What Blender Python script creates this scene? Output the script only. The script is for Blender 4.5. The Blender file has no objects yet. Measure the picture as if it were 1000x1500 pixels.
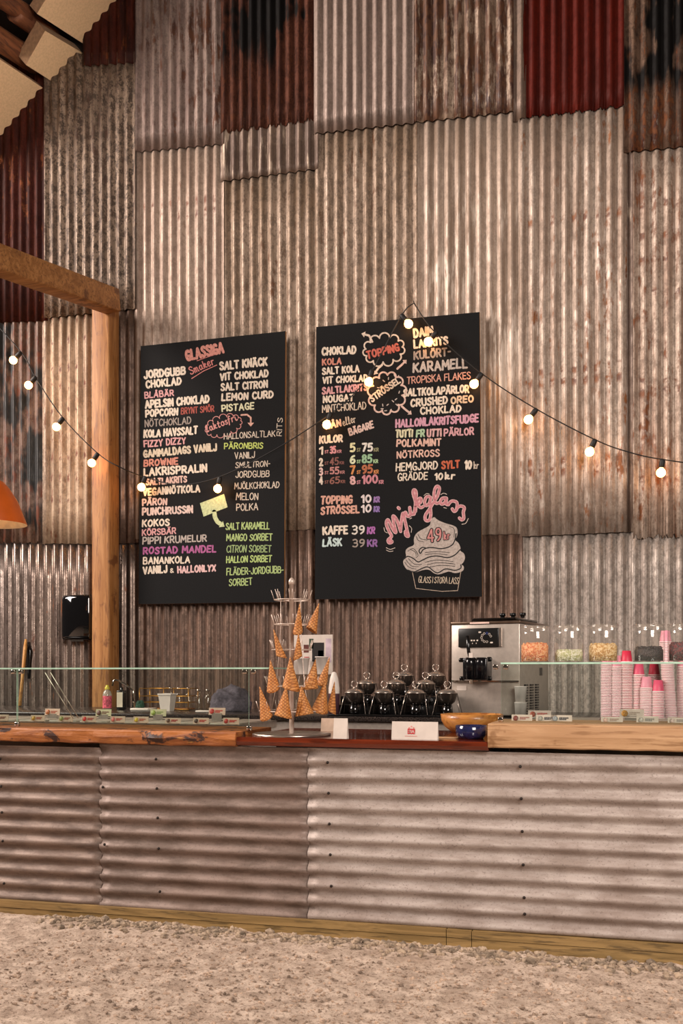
import bpy, bmesh, math, random
from math import sin, cos, pi, atan2, sqrt, radians
from mathutils import Vector, Matrix, noise, Euler

# ------------------------------------------------------------------ camera, light, exposure
scene = bpy.context.scene
COL = scene.collection
FPX, YAW, HORIZON, EYE = 1458.0, radians(16.8), 985.0, 1.29
WALL_Y, FRONT_Y = 7.16, 4.62
CA, SA = cos(YAW), sin(YAW)
cam_data = bpy.data.cameras.new('camera')
cam = bpy.data.objects.new('camera', cam_data)
COL.objects.link(cam)
cam.location = (0, 0, EYE)
cam.rotation_euler = (pi/2, 0, YAW)
cam_data.sensor_width = 36
cam_data.lens = FPX/1500*36
cam_data.shift_y = (HORIZON-750)/1500
cam_data.clip_start = 0.05
scene.camera = cam

scene.view_settings.view_transform = 'Standard'
scene.view_settings.look = 'None'
scene.view_settings.gamma = 1
scene.view_settings.use_curve_mapping = False
scene.view_settings.exposure = 0.0
scene.cycles.transparent_max_bounces = 24

world = bpy.data.worlds.new('barn_air')
scene.world = world
world.use_nodes = True
bg = world.node_tree.nodes['Background']
bg.inputs[0].default_value = (1.0, 0.80, 0.66, 1)
bg.inputs[1].default_value = 0.075

def area(name, loc, target, sx, sy, power, col):
    l = bpy.data.lights.new(name, 'AREA')
    l.shape = 'RECTANGLE'; l.size = sx; l.size_y = sy
    l.energy = power; l.color = col
    o = bpy.data.objects.new(name, l)
    COL.objects.link(o)
    o.location = loc
    d = Vector(target)-Vector(loc)
    o.rotation_euler = d.to_track_quat('-Z', 'Y').to_euler()
    return o
# daylight through the barn's open gate behind and to the right of the camera
area('gate_daylight', (3.0, -1.2, 4.4), (-0.2, 4.8, 0.8), 3.0, 3.0, 255, (1.0, 0.89, 0.81)).data.spread = radians(110)
# added narrow fill light, aimed up to brighten the boards of the sloping roof
area('roof_fill_light', (3.5, -0.8, 1.9), (-4.3, 5.8, 5.9), 1.2, 1.2, 8.5, (1.0, 0.87, 0.76)).data.spread = radians(17)
area('left_key_light', (-11.0, 2.0, 7.2), (-1.0, 7.0, 2.5), 4.0, 4.6, 2050, (1.0, 0.86, 0.775))  # key light added at far left for ridge contrast, outside the roof, no gate there

# ------------------------------------------------------------------ projection helpers (photo pixel -> point on a world plane)
def ray(px, py):
    t = (px-500)/FPX; s = (HORIZON-py)/FPX
    return Vector((t*CA-SA, t*SA+CA, s))
def P(px, py, y):
    d = ray(px, py); k = y/d.y
    return Vector((d.x*k, y, EYE+d.z*k))
def G(px, py, z):
    d = ray(px, py); k = (z-EYE)/d.z
    return Vector((d.x*k, d.y*k, z))
def ray_plane(px, py, p0, n):
    d = ray(px, py); o = Vector((0, 0, EYE))
    return o+d*((p0-o).dot(n)/d.dot(n))

# ------------------------------------------------------------------ materials
def lin(h):
    h = h.lstrip('#')
    r = []
    for i in (0, 2, 4):
        c = int(h[i:i+2], 16)/255
        r.append(c/12.92 if c <= .04045 else ((c+.055)/1.055)**2.4)
    return (r[0], r[1], r[2], 1)

class NT:
    def __init__(s, name):
        s.m = bpy.data.materials.new(name); s.m.use_nodes = True
        s.t = s.m.node_tree; s.n = s.t.nodes
        s.b = s.n['Principled BSDF']
        s.tc = s.n.new('ShaderNodeTexCoord')
    def link(s, a, b): s.t.links.new(a, b)
    def put(s, v, sock):
        if hasattr(v, 'is_linked') or hasattr(v, 'links'): s.link(v, sock)
        else: sock.default_value = v
    def mapping(s, scale=(1, 1, 1), loc=(0, 0, 0), src='Object', rot=(0, 0, 0)):
        m = s.n.new('ShaderNodeMapping')
        m.inputs['Scale'].default_value = scale; m.inputs['Location'].default_value = loc; m.inputs['Rotation'].default_value = rot
        s.link(s.tc.outputs[src], m.inputs['Vector']); return m.outputs[0]
    def noise(s, vec, scale, detail=4, rough=.55, dist=0):
        m = s.n.new('ShaderNodeTexNoise')
        m.inputs['Scale'].default_value = scale; m.inputs['Detail'].default_value = detail
        m.inputs['Roughness'].default_value = rough; m.inputs['Distortion'].default_value = dist
        s.link(vec, m.inputs['Vector']); return m.outputs['Fac']
    def wave(s, vec, scale, dist=2, detail=2, dscale=1, direction='X'):
        m = s.n.new('ShaderNodeTexWave'); m.bands_direction = direction
        m.inputs['Scale'].default_value = scale; m.inputs['Distortion'].default_value = dist
        m.inputs['Detail'].default_value = detail; m.inputs['Detail Scale'].default_value = dscale
        s.link(vec, m.inputs['Vector']); return m.outputs['Fac']
    def ramp(s, f, a, b, lo=0.0, hi=1.0):
        m = s.n.new('ShaderNodeMapRange'); m.interpolation_type = 'SMOOTHSTEP'
        m.inputs[1].default_value = a; m.inputs[2].default_value = b
        m.inputs[3].default_value = lo; m.inputs[4].default_value = hi
        s.link(f, m.inputs[0]); return m.outputs[0]
    def math(s, op, a, b=0.0):
        m = s.n.new('ShaderNodeMath'); m.operation = op
        s.put(a, m.inputs[0]); s.put(b, m.inputs[1]); return m.outputs[0]
    def mix(s, f, a, b):
        m = s.n.new('ShaderNodeMix'); m.data_type = 'RGBA'
        s.put(f, m.inputs[0]); s.put(a, m.inputs[6]); s.put(b, m.inputs[7]); return m.outputs[2]
    def sep_z(s, src='Object'):
        m = s.n.new('ShaderNodeSeparateXYZ'); s.link(s.tc.outputs[src], m.inputs[0]); return m.outputs[2]
    def bump(s, h, strength=.2, dist=.01):
        m = s.n.new('ShaderNodeBump'); m.inputs['Strength'].default_value = strength; m.inputs['Distance'].default_value = dist
        s.link(h, m.inputs['Height']); s.link(m.outputs[0], s.b.inputs['Normal'])
    def done(s, color=None, rough=None, metal=None):
        if color is not None: s.put(color, s.b.inputs['Base Color'])
        if rough is not None: s.put(rough, s.b.inputs['Roughness'])
        if metal is not None: s.put(metal, s.b.inputs['Metallic'])
        return s.m

_mc = {}
def plain(name, hexc, rough=.5, metal=0.0, var=.12, scale=14, emit=None, estr=0, coat=0, alpha=None):
    if name in _mc: return _mc[name]
    n = NT(name); c = lin(hexc)
    f = n.noise(n.mapping(), scale)
    d = tuple(max(0, x*(1-var)) for x in c[:3])+(1,)
    l = tuple(min(1, x*(1+var)) for x in c[:3])+(1,)
    n.done(n.mix(n.ramp(f, .35, .65), d, l), rough, metal)
    if emit:
        n.b.inputs['Emission Color'].default_value = lin(emit); n.b.inputs['Emission Strength'].default_value = estr
    n.b.inputs['Coat Weight'].default_value = coat
    _mc[name] = n.m
    return n.m

def glass_mat(name, tint='#ffffff', refl=.09, body=0.0, bodycol='#ffffff'):
    n = NT(name); n.n.remove(n.b)
    out = n.n['Material Output']
    tr = n.n.new('ShaderNodeBsdfTransparent'); tr.inputs[0].default_value = lin(tint)
    gl = n.n.new('ShaderNodeBsdfGlossy'); gl.inputs['Roughness'].default_value = .03
    fr = n.n.new('ShaderNodeFresnel'); ge = n.n.new('ShaderNodeNewGeometry'); n.link(n.ramp(ge.outputs['Backfacing'], 0, 1, 1.45, 1/1.45), fr.inputs['IOR'])
    k = n.math('ADD', fr.outputs[0], refl-.04)
    m = n.n.new('ShaderNodeMixShader'); n.link(k, m.inputs[0]); n.link(tr.outputs[0], m.inputs[1]); n.link(gl.outputs[0], m.inputs[2])
    res = m.outputs[0]
    if body > 0:
        df = n.n.new('ShaderNodeBsdfDiffuse'); df.inputs[0].default_value = lin(bodycol)
        m2 = n.n.new('ShaderNodeMixShader'); m2.inputs[0].default_value = body
        n.link(res, m2.inputs[1]); n.link(df.outputs[0], m2.inputs[2]); res = m2.outputs[0]
    n.link(res, out.inputs[0])
    return n.m

def sheet_mat(name, c1, c2, seed, rust=0.0, r1='#75401f', r2='#43200f', white=0.0, wcol='#d9cdc4', dark=0.0, dcol='#0d0a09',
              mott=.35, bands=(), metal=.25, rough=.5, streak=16, zst=.07, whitez=None, darkz=None, lipz=None, lipk=.5):
    n = NT(name)
    L = (seed*3.17, seed*1.3, seed*2.71)
    st = n.noise(n.mapping((1, .4, zst), L), streak, 5, .6)
    st2 = n.noise(n.mapping((1, .4, .12), (L[1], L[2], L[0])), 26, 5, .65)
    fine = n.noise(n.mapping((1, 1, .8), L), 75, 4, .65)
    mot = n.noise(n.mapping((1, .5, .55), L), 24, 5, .65)
    big = n.noise(n.mapping((1, .5, .6), L), 2.0, 4, .6)
    col = n.mix(n.ramp(st, .38, .62), lin(c1), lin(c2))
    dk = tuple(x*.42 for x in lin(c2)[:3])+(1,)
    col = n.mix(n.ramp(n.math('ADD', n.math('MULTIPLY', mot, .55), n.math('MULTIPLY', fine, .45)), .455, .565, 0, min(1, mott*1.25)), col, dk)
    if white > 0:
        f = n.math('ADD', n.math('MULTIPLY', st2, .6), n.math('MULTIPLY', big, .4))
        w = n.ramp(f, .60-.18*white, .66-.12*white, 0, .85)
        if whitez:
            w = n.math('MULTIPLY', w, n.ramp(n.math('ADD', n.sep_z(), n.math('MULTIPLY', st2, .8)), whitez[0]+.4, whitez[1]+.4, 1, 0))
        col = n.mix(w, col, lin(wcol))
    rc = n.mix(n.ramp(mot, .4, .62), lin(r2), lin(r1))
    rmask = None
    if rust > 0:
        f = n.math('ADD', n.math('ADD', n.math('MULTIPLY', st2, .5), n.math('MULTIPLY', mot, .25)), n.math('MULTIPLY', big, .25))
        t = .66-.26*rust
        rmask = n.ramp(f, t-.035, t+.045)
    if bands:
        z = n.sep_z(); spot = n.noise(n.mapping((1, .3, 1.0), L), 15, 3, .6)
        sx = n.n.new('ShaderNodeSeparateXYZ'); n.link(n.tc.outputs['Object'], sx.inputs[0])
        ridge = n.ramp(n.math('COSINE', n.math('MULTIPLY', sx.outputs[0], 2*pi/.076)), -.3, .7)
        for b in bands:
            g = n.ramp(n.math('ABSOLUTE', n.math('SUBTRACT', z, b)), .012, .05, 1, 0)
            g = n.math('MULTIPLY', n.math('MULTIPLY', g, ridge), n.ramp(spot, .46, .58))
            rmask = g if rmask is None else n.math('MAXIMUM', rmask, g)
    if rmask is not None: col = n.mix(rmask, col, rc)
    if dark > 0:
        f = n.math('ADD', n.math('MULTIPLY', big, .8), n.math('MULTIPLY', st, .2))
        d = n.ramp(f, .63-.25*dark, .665-.22*dark)
        if darkz:
            d = n.math('MULTIPLY', d, n.ramp(n.math('ADD', n.sep_z(), n.math('MULTIPLY', st, .6)), darkz[0]+.3, darkz[1]+.3))
        col = n.mix(d, col, lin(dcol))
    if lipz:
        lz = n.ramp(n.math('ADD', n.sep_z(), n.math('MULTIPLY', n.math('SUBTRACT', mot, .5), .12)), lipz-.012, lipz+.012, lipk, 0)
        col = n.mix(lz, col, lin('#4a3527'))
    rr = n.ramp(mot, .3, .7, rough-.06, rough+.16)
    mt = metal if rmask is None else n.ramp(rmask, 0, 1, metal, 0)
    n.bump(n.math('ADD', n.math('MULTIPLY', fine, .5), mot), .16, .006)
    if metal < .1: n.b.inputs['Specular IOR Level'].default_value = .15
    return n.done(col, rr, mt)

def wood_mat(name, c1, c2, c3, axis=0, scale=9, rough=.6, seed=0, knots=0.0, coat=0, bump=.25):
    n = NT(name)
    sc = [1, 1, 1]; sc[axis] = .09
    v = n.mapping(tuple(sc), (seed*1.7, seed*2.3, seed*.9))
    g = n.noise(v, scale*2.2, 6, .62, 1.2)
    g2 = n.noise(v, scale*9, 4, .6)
    pz = n.noise(n.mapping((1, 1, 1), (seed, seed, seed)), 5, 4, .6)
    col = n.mix(n.ramp(g, .36, .62), lin(c1), lin(c2))
    col = n.mix(n.ramp(g2, .52, .66, 0, .7), col, lin(c3))
    if knots > 0: col = n.mix(n.ramp(pz, .66-.2*knots, .72-.16*knots, 0, .85), col, lin(c3))
    n.bump(n.math('ADD', g, g2), bump, .006)
    n.b.inputs['Coat Weight'].default_value = coat
    return n.done(col, rough, 0)

# ------------------------------------------------------------------ mesh builder
class MB:
    def __init__(s): s.v = []; s.f = []; s.mi = []; s.sm = []
    def add(s, vs, fs, mi=0, smooth=False):
        o = len(s.v); s.v += [Vector(v) for v in vs]
        for f in fs: s.f.append([i+o for i in f]); s.mi.append(mi); s.sm.append(smooth)
        return s
    def box(s, lo, hi, mi=0, M=None):
        x0, y0, z0 = lo; x1, y1, z1 = hi
        vs = [Vector(p) for p in ((x0,y0,z0),(x1,y0,z0),(x1,y1,z0),(x0,y1,z0),(x0,y0,z1),(x1,y0,z1),(x1,y1,z1),(x0,y1,z1))]
        if M is not None: vs = [M @ v for v in vs]
        return s.add(vs, [(0,3,2,1),(4,5,6,7),(0,1,5,4),(1,2,6,5),(2,3,7,6),(3,0,4,7)], mi)
    def rbox(s, lo, hi, r=.01, seg=3, mi=0, M=None):
        bm = bmesh.new(); bmesh.ops.create_cube(bm, size=1)
        for v in bm.verts: v.co = Vector([lo[i]+(v.co[i]+.5)*(hi[i]-lo[i]) for i in range(3)])
        bmesh.ops.bevel(bm, geom=bm.edges[:], offset=r, segments=seg, profile=.5, affect='EDGES')
        return s.bm(bm, mi, True, M)
    def bm(s, bm, mi=0, smooth=True, M=None):
        bm.verts.index_update()
        s.add([(M @ v.co) if M is not None else v.co.copy() for v in bm.verts], [[v.index for v in f.verts] for f in bm.faces], mi, smooth)
        bm.free(); return s
    def ico(s, c, r, sub=2, mi=0, sc=(1,1,1)):
        bm = bmesh.new(); bmesh.ops.create_icosphere(bm, subdivisions=sub, radius=r)
        for v in bm.verts: v.co = Vector((v.co.x*sc[0]+c[0], v.co.y*sc[1]+c[1], v.co.z*sc[2]+c[2]))
        return s.bm(bm, mi)
    def lathe(s, prof, c=(0,0,0), n=24, mi=0, smooth=True, M=None):
        vs = []; fs = []
        for r, z in prof:
            for k in range(n):
                a = 2*pi*k/n; vs.append(Vector((r*cos(a), r*sin(a), z)))
        for i in range(len(prof)-1):
            for k in range(n):
                k2 = (k+1) % n
                fs.append((i*n+k, i*n+k2, (i+1)*n+k2, (i+1)*n+k))
        c = Vector(c)
        vs = [((M @ v) if M is not None else v)+c for v in vs]
        return s.add(vs, fs, mi, smooth)
    def disc(s, c, r, n=20, mi=0, up=True, M=None):
        c = Vector(c); vs = [Vector((r*cos(2*pi*k/n), r*sin(2*pi*k/n), 0)) for k in range(n)]
        vs = [((M @ v) if M is not None else v)+c for v in vs]
        return s.add(vs, [tuple(range(n)) if up else tuple(reversed(range(n)))], mi)
    def tube(s, pts, r, n=8, mi=0, closed=False, caps=True):
        pts = [Vector(p) for p in pts]; N = len(pts)
        rs = r if isinstance(r, (list, tuple)) else [r]*N
        vs = []; fs = []; prev = None
        for i in range(N):
            if closed: t = pts[(i+1) % N]-pts[i-1]
            else: t = pts[min(i+1, N-1)]-pts[max(i-1, 0)]
            t.normalize()
            if prev is None:
                u = t.cross(Vector((0,0,1)))
                if u.length < .05: u = t.cross(Vector((1,0,0)))
            else: u = prev-t*prev.dot(t)
            u.normalize(); prev = u; w = t.cross(u)
            for k in range(n):
                a = 2*pi*k/n; vs.append(pts[i]+(u*cos(a)+w*sin(a))*rs[i])
        M_ = N if closed else N-1
        for i in range(M_):
            j = (i+1) % N
            for k in range(n):
                k2 = (k+1) % n; fs.append((i*n+k, i*n+k2, j*n+k2, j*n+k))
        if caps and not closed: fs += [tuple(reversed(range(n))), tuple((N-1)*n+k for k in range(n))]
        return s.add(vs, fs, mi, True)
    def ring(s, c, R, r, axis='z', n=28, m=8, mi=0, a0=0, a1=2*pi):
        pts = []
        full = abs(a1-a0-2*pi) < 1e-6
        for k in range(n if full else n+1):
            a = a0+(a1-a0)*k/n; u, w = R*cos(a), R*sin(a)
            pts.append(Vector(c)+Vector({'z': (u,w,0), 'y': (u,0,w), 'x': (0,u,w)}[axis]))
        return s.tube(pts, r, m, mi, closed=full)
    def prism(s, poly, vec, mi=0, mside=None):
        n = len(poly); vec = Vector(vec); a = [Vector(p) for p in poly]; b = [p+vec for p in a]
        s.add(a+b, [tuple(range(n)), tuple(reversed(range(n, 2*n)))], mi)
        return s.add(a+b, [(i, i+n, (i+1) % n+n, (i+1) % n) for i in range(n)], mi if mside is None else mside)
    def build(s, name, mats, parent=None, off=None, bevel=0):
        me = bpy.data.meshes.new(name)
        o_ = Vector(off) if off is not None else Vector((0,0,0))
        me.from_pydata([tuple(v-o_) for v in s.v], [], s.f)
        for m in (mats if isinstance(mats, (list, tuple)) else [mats]): me.materials.append(m)
        me.polygons.foreach_set('material_index', s.mi); me.polygons.foreach_set('use_smooth', s.sm)
        bm = bmesh.new(); bm.from_mesh(me); bmesh.ops.recalc_face_normals(bm, faces=bm.faces[:]); bm.to_mesh(me); bm.free()
        me.update()
        o = bpy.data.objects.new(name, me); COL.objects.link(o)
        if parent is not None: o.parent = parent
        elif off is not None: o.location = o_
        if bevel:
            b = o.modifiers.new('bevel', 'BEVEL'); b.width = bevel; b.segments = 2; b.limit_method = 'ANGLE'
        return o

def tag(o, label=None, cat=None, group=None, kind=None):
    if label: o['label'] = label
    if cat: o['category'] = cat
    if group: o['group'] = group
    if kind: o['kind'] = kind
    return o
def thing(name, label, cat, loc=(0,0,0), rz=0, group=None, kind=None):
    o = bpy.data.objects.new(name, None); COL.objects.link(o)
    o.location = loc; o.rotation_euler = (0, 0, rz); o.empty_display_size = .05
    return tag(o, label, cat, group, kind)
def dup(root, loc, rz=None, label=None, group=None):
    r = root.copy(); COL.objects.link(r); r.location = loc
    if rz is not None: r.rotation_euler = rz if not isinstance(rz, (int, float)) else (0, 0, rz)
    if label: r['label'] = label
    if group: r['group'] = group
    for ch in list(root.children):
        c = ch.copy(); COL.objects.link(c); c.parent = r
        for g in ch.children:
            d = g.copy(); COL.objects.link(d); d.parent = c
    return r
# ------------------------------------------------------------------ setting: floor, back wall of corrugated sheets
random.seed(4)
def gravel_mat():
    n = NT('gravel')
    v = n.mapping()
    a = n.noise(v, 9, 6, .65); b = n.noise(v, 70, 5, .7); c = n.noise(v, 230, 3, .7); big = n.noise(v, 1.3, 4, .6)
    col = n.mix(n.ramp(a, .35, .65), lin('#a08a78'), lin('#ccb6a3'))
    col = n.mix(n.ramp(b, .50, .64, 0, .7), col, lin('#67503f'))
    col = n.mix(n.ramp(c, .55, .70, 0, .5), col, lin('#d6c6b6'))
    col = n.mix(n.ramp(big, .5, .7, 0, .35), col, lin('#8a6f58'))
    n.bump(n.math('ADD', n.math('MULTIPLY', b, 1.0), n.math('MULTIPLY', c, .5)), .5, .02)
    return n.done(col, .95, 0)
M_gravel = gravel_mat()
def ground_z(x, y):
    h = noise.noise((x*1.1, y*1.1, 3))*.014+noise.noise((x*6, y*6, 1))*.009+noise.noise((x*17, y*17, 5))*.008+noise.noise((x*40, y*40, 7))*.007
    return h+.012*max(0, min(1, (y-4.2)/.4))
mb = MB()
x0, x1, y0, y1, st = -3.3, 1.3, 3.05, 4.75, .0125
nx, ny = int((x1-x0)/st), int((y1-y0)/st)
vs = [(x0+(x1-x0)*i/nx, y0+(y1-y0)*j/ny, ground_z(x0+(x1-x0)*i/nx, y0+(y1-y0)*j/ny)) for j in range(ny+1) for i in range(nx+1)]
fs = [(j*(nx+1)+i, j*(nx+1)+i+1, (j+1)*(nx+1)+i+1, (j+1)*(nx+1)+i) for j in range(ny) for i in range(nx)]
mb.add(vs, fs, 0, True)
mb.add([(-9,-8,-.02),(7,-8,-.02),(7,8,-.02),(-9,8,-.02)], [(0,1,2,3)])
fl = mb.build('floor', M_gravel); tag(fl, 'beige dusty gravel floor of the barn', 'floor', kind='structure')

# loose stones on the floor, most of them along the foot of the counter
def stone_mb(rng, n, span):
    m = MB()
    for _ in range(n):
        x, y, r = span(rng)
        bm = bmesh.new(); bmesh.ops.create_icosphere(bm, subdivisions=1, radius=1)
        sx, sy, sz = r*rng.uniform(.8, 1.5), r*rng.uniform(.7, 1.2), r*rng.uniform(.5, .9); rot = Matrix.Rotation(rng.uniform(0, 6.3), 3, 'Z')
        for v in bm.verts:
            k = 1+rng.uniform(-.22, .22)
            v.co = rot @ Vector((v.co.x*sx*k, v.co.y*sy*k, v.co.z*sz*k))+Vector((x, y, ground_z(x, y)+sz*.35))
        m.bm(bm, 0, False)
    return m
rng = random.Random(9)
def near(r):
    y = max(4.37, 4.57-abs(r.gauss(0, .08))); return r.uniform(-3.0, .9), y, r.choice((.005, .007, .009, .012, .017))*r.uniform(.7, 1.2)
def far(r): return r.uniform(-2.8, 1.0), r.uniform(3.3, 4.335), r.choice((.003, .004, .005, .006, .009))*r.uniform(.7, 1.2)
M_stone = plain('stone_grey', '#93806c', .9, 0, .45, 22)
tag(stone_mb(rng, 1700, near).build('gravel_stones', M_stone), 'grey brown gravel stones heaped along the foot of the counter', 'gravel', kind='stuff')
tag(stone_mb(rng, 4200, far).build('loose_pebbles', plain('pebble_tan', '#9a8370', .9, 0, .5, 18)), 'small tan pebbles strewn over the open floor', 'pebbles', kind='stuff')

PITCH, AMP = .076, .013
wall = bpy.data.objects.new('wall_back', None); COL.objects.link(wall)
tag(wall, 'tall barn wall clad in patched rusty corrugated metal sheets', 'wall', kind='structure')
mb = MB(); mb.box((-8, WALL_Y+.03, -.02), (4.5, WALL_Y+.15, 8.2))
mb.build('backing', plain('wall_backing', '#1a1512', .9), wall)

def sheet(pxl, pxr, top, bot, layer, mat, ragged=0, seed=0):
    """corrugated sheet between photo columns pxl..pxr; top / bot = photo rows at its left and right edge"""
    y = WALL_Y-layer*.010
    a = P(pxl, top[0], y); b = P(pxr, top[1], y); c = P(pxl, bot[0], y); d = P(pxr, bot[1], y)
    xa, xb = a.x, b.x
    n = max(4, int((xb-xa)/PITCH*10)); rows = 7
    vs = []; fs = []; r = random.Random(seed+int(pxl))
    lean = r.uniform(-.0012, .0012); ph = 2*pi*xa/PITCH+r.uniform(-.25, .25)
    rag = [r.uniform(0, ragged)*(r.random() < .6) for _ in range(n+1)]
    for j in range(rows+1):
        t = j/rows
        for i in range(n+1):
            u = i/n; x = xa+(xb-xa)*u
            z = (c.z+(d.z-c.z)*u)*(1-t)+(a.z+(b.z-a.z)*u)*t
            if j == 0 and ragged: z += rag[i]
            yy = y-AMP*sin(2*pi*(x-xa)/PITCH+ph)+lean*t+.0016*noise.noise((x*2, z*1.5, seed))
            if i == 0: yy = y-AMP*sin(ph)
            vs.append((x+.003*noise.noise((z*.9, seed, 1)), yy, z))
    w = n+1
    for j in range(rows):
        for i in range(n): fs.append((j*w+i, j*w+i+1, (j+1)*w+i+1, (j+1)*w+i))
    m = MB(); m.add(vs, fs, 0, True)
    o = m.build('corrugated_sheet', mat, wall)
    s = o.modifiers.new('thickness', 'SOLIDIFY'); s.thickness = .0012; s.offset = -1
    return o

def zz(py, px=500): return P(px, py, WALL_Y).z
S = {}
S['dkred'] = sheet_mat('sheet_dark_red', '#43170b', '#2b0e07', 1, rust=.35, r1='#6b3a20', r2='#26100a', mott=.4, metal=.05, rough=.62)
S['red'] = sheet_mat('sheet_red', '#5a1609', '#451007', 2, rust=.12, r1='#2c110c', r2='#1d0c08', mott=.25, metal=.05, rough=.6)
S['mottle'] = sheet_mat('sheet_mottled', '#94806e', '#6a5646', 3, rust=.34, r1='#4e3424', r2='#35231a', mott=1.0, metal=.2)
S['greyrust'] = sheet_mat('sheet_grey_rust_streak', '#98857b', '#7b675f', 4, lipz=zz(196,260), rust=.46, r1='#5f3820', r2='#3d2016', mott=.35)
S['pale'] = sheet_mat('sheet_pale', '#b8a393', '#9b8576', 5, rust=.16, r1='#7a4a2e', r2='#5b3220', mott=.3, bands=(zz(300,260), zz(318,260)))
S['brown'] = sheet_mat('sheet_brown_black', '#5b3425', '#3f2219', 6, rust=.55, r1='#55301f', r2='#2d1610', white=.12, wcol='#bfa48c', dark=.55, mott=.5, metal=.05, rough=.65, darkz=(zz(120,390), zz(60,390)))
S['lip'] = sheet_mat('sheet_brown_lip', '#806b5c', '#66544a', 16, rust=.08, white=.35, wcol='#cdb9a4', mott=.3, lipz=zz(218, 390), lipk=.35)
S['beige'] = sheet_mat('sheet_beige', '#ad9886', '#8d7763', 7, rust=.24, r1='#6b4426', r2='#54301d', mott=.5)
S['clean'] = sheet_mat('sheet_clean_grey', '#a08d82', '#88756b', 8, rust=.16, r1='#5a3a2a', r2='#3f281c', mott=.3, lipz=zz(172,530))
S['streak'] = sheet_mat('sheet_rust_streak', '#b09b88', '#7d6452', 9, rust=.72, r1='#5f3c24', r2='#3a1d13', mott=.4, streak=22)
S['washed'] = sheet_mat('sheet_washed', '#b8a494', '#998473', 10, rust=.12, r1='#7a4c30', white=.55, wcol='#d8c9bb', mott=.25, whitez=(zz(300,690), zz(230,690)))
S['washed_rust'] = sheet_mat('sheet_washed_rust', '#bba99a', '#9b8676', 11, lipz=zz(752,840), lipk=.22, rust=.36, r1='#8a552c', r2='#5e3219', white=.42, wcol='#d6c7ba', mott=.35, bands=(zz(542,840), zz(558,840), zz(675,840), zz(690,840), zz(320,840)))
S['spot'] = sheet_mat('sheet_rust_spots', '#b7a494', '#987f6e', 12, rust=.42, r1='#7c4824', r2='#562d13', white=.2, mott=.4, bands=tuple(zz(p, 960) for p in (300, 345, 380, 430, 555, 575, 700)))
S['black'] = sheet_mat('sheet_black_burnt', '#6f5747', '#4d3a2f', 13, rust=.5, r1='#6b4128', r2='#381a12', white=.12, dark=.72, mott=.45, metal=.05, rough=.6, darkz=(zz(150,960), zz(110,960)))
S['holes'] = sheet_mat('sheet_burnt_holes', '#7d6353', '#5b4437', 14, rust=.5, r1='#6f3a22', r2='#472214', dark=.42, dcol='#090807', mott=.45, metal=.1)
S['dash'] = sheet_mat('sheet_rust_dash', '#b8a087', '#9a826b', 15, rust=.26, r1='#6d3a22', r2='#51240f', mott=.3, bands=tuple(zz(p, 105) for p in (470, 500, 540, 566, 600, 640, 668, 700, 730)))
S['zinc'] = sheet_mat('sheet_zinc', '#8f8078', '#75675f', 17, rust=.10, r1='#7a4326', r2='#4b2415', mott=.3, metal=.85, rough=.30)
S['zinc_rust'] = sheet_mat('sheet_zinc_rust', '#8c7b70', '#6f5f57', 18, rust=.30, r1='#86491f', r2='#52230f', mott=.35, metal=.8, rough=.31)
S['zinc_dull'] = sheet_mat('sheet_zinc_dull', '#83695a', '#614c40', 19, rust=.24, r1='#5a3a2a', r2='#3b241a', mott=.4, metal=.45, rough=.42)
S['zinc_pale'] = sheet_mat('sheet_zinc_pale', '#b0a49a', '#93867c', 21, rust=.08, mott=.45, metal=.3, rough=.46)
# lowest course, from the floor up
LOW = 1345
sheet(-260, 47, (760, 760), (LOW, LOW), 0, S['zinc'], seed=1)
sheet(44, 170, (770, 770), (LOW, LOW), .6, S['zinc_rust'], seed=2)
sheet(164, 212, (765, 765), (LOW, LOW), 0, S['zinc_rust'], seed=3)
sheet(205, 458, (770, 762), (LOW, LOW), .6, S['zinc_dull'], seed=4)
sheet(450, 612, (762, 764), (LOW, LOW), 0, S['zinc_dull'], seed=5)
sheet(606, 766, (764, 764), (LOW, LOW), .6, S['zinc_dull'], seed=6)
sheet(760, 930, (766, 766), (LOW, LOW), 0, S['zinc_pale'], seed=7)
sheet(924, 1200, (766, 766), (LOW, LOW), .6, S['zinc_pale'], seed=8)
# middle course
sheet(-260, 68, (380, 404), (796, 796), 1.6, S['holes'], ragged=.02, seed=11)
sheet(61, 72, (400, 404), (797, 797), 2.2, S['beige'], seed=12)
sheet(68, 146, (455, 462), (796, 797), 2.2, S['dash'], seed=13)
sheet(160, 205, (440, 440), (797, 795), 1.4, S['zinc_dull'], seed=14)
sheet(196, 329, (206, 200), (790, 785), 1.8, S['pale'], seed=15)
sheet(326, 465, (255, 250), (782, 775), 1.2, S['beige'], seed=16)
sheet(461, 612, (170, 160), (775, 774), 1.8, S['beige'], seed=17)
sheet(606, 766, (160, 150), (786, 782), 1.2, S['washed'], seed=18)
sheet(762, 918, (160, 146), (786, 779), 2.0, S['washed_rust'], seed=19)
sheet(908, 932, (150, 148), (780, 779), 1.3, S['lip'], seed=20)
sheet(927, 1200, (200, 190), (790, 780), 2.1, S['spot'], ragged=.035, seed=21)
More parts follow.
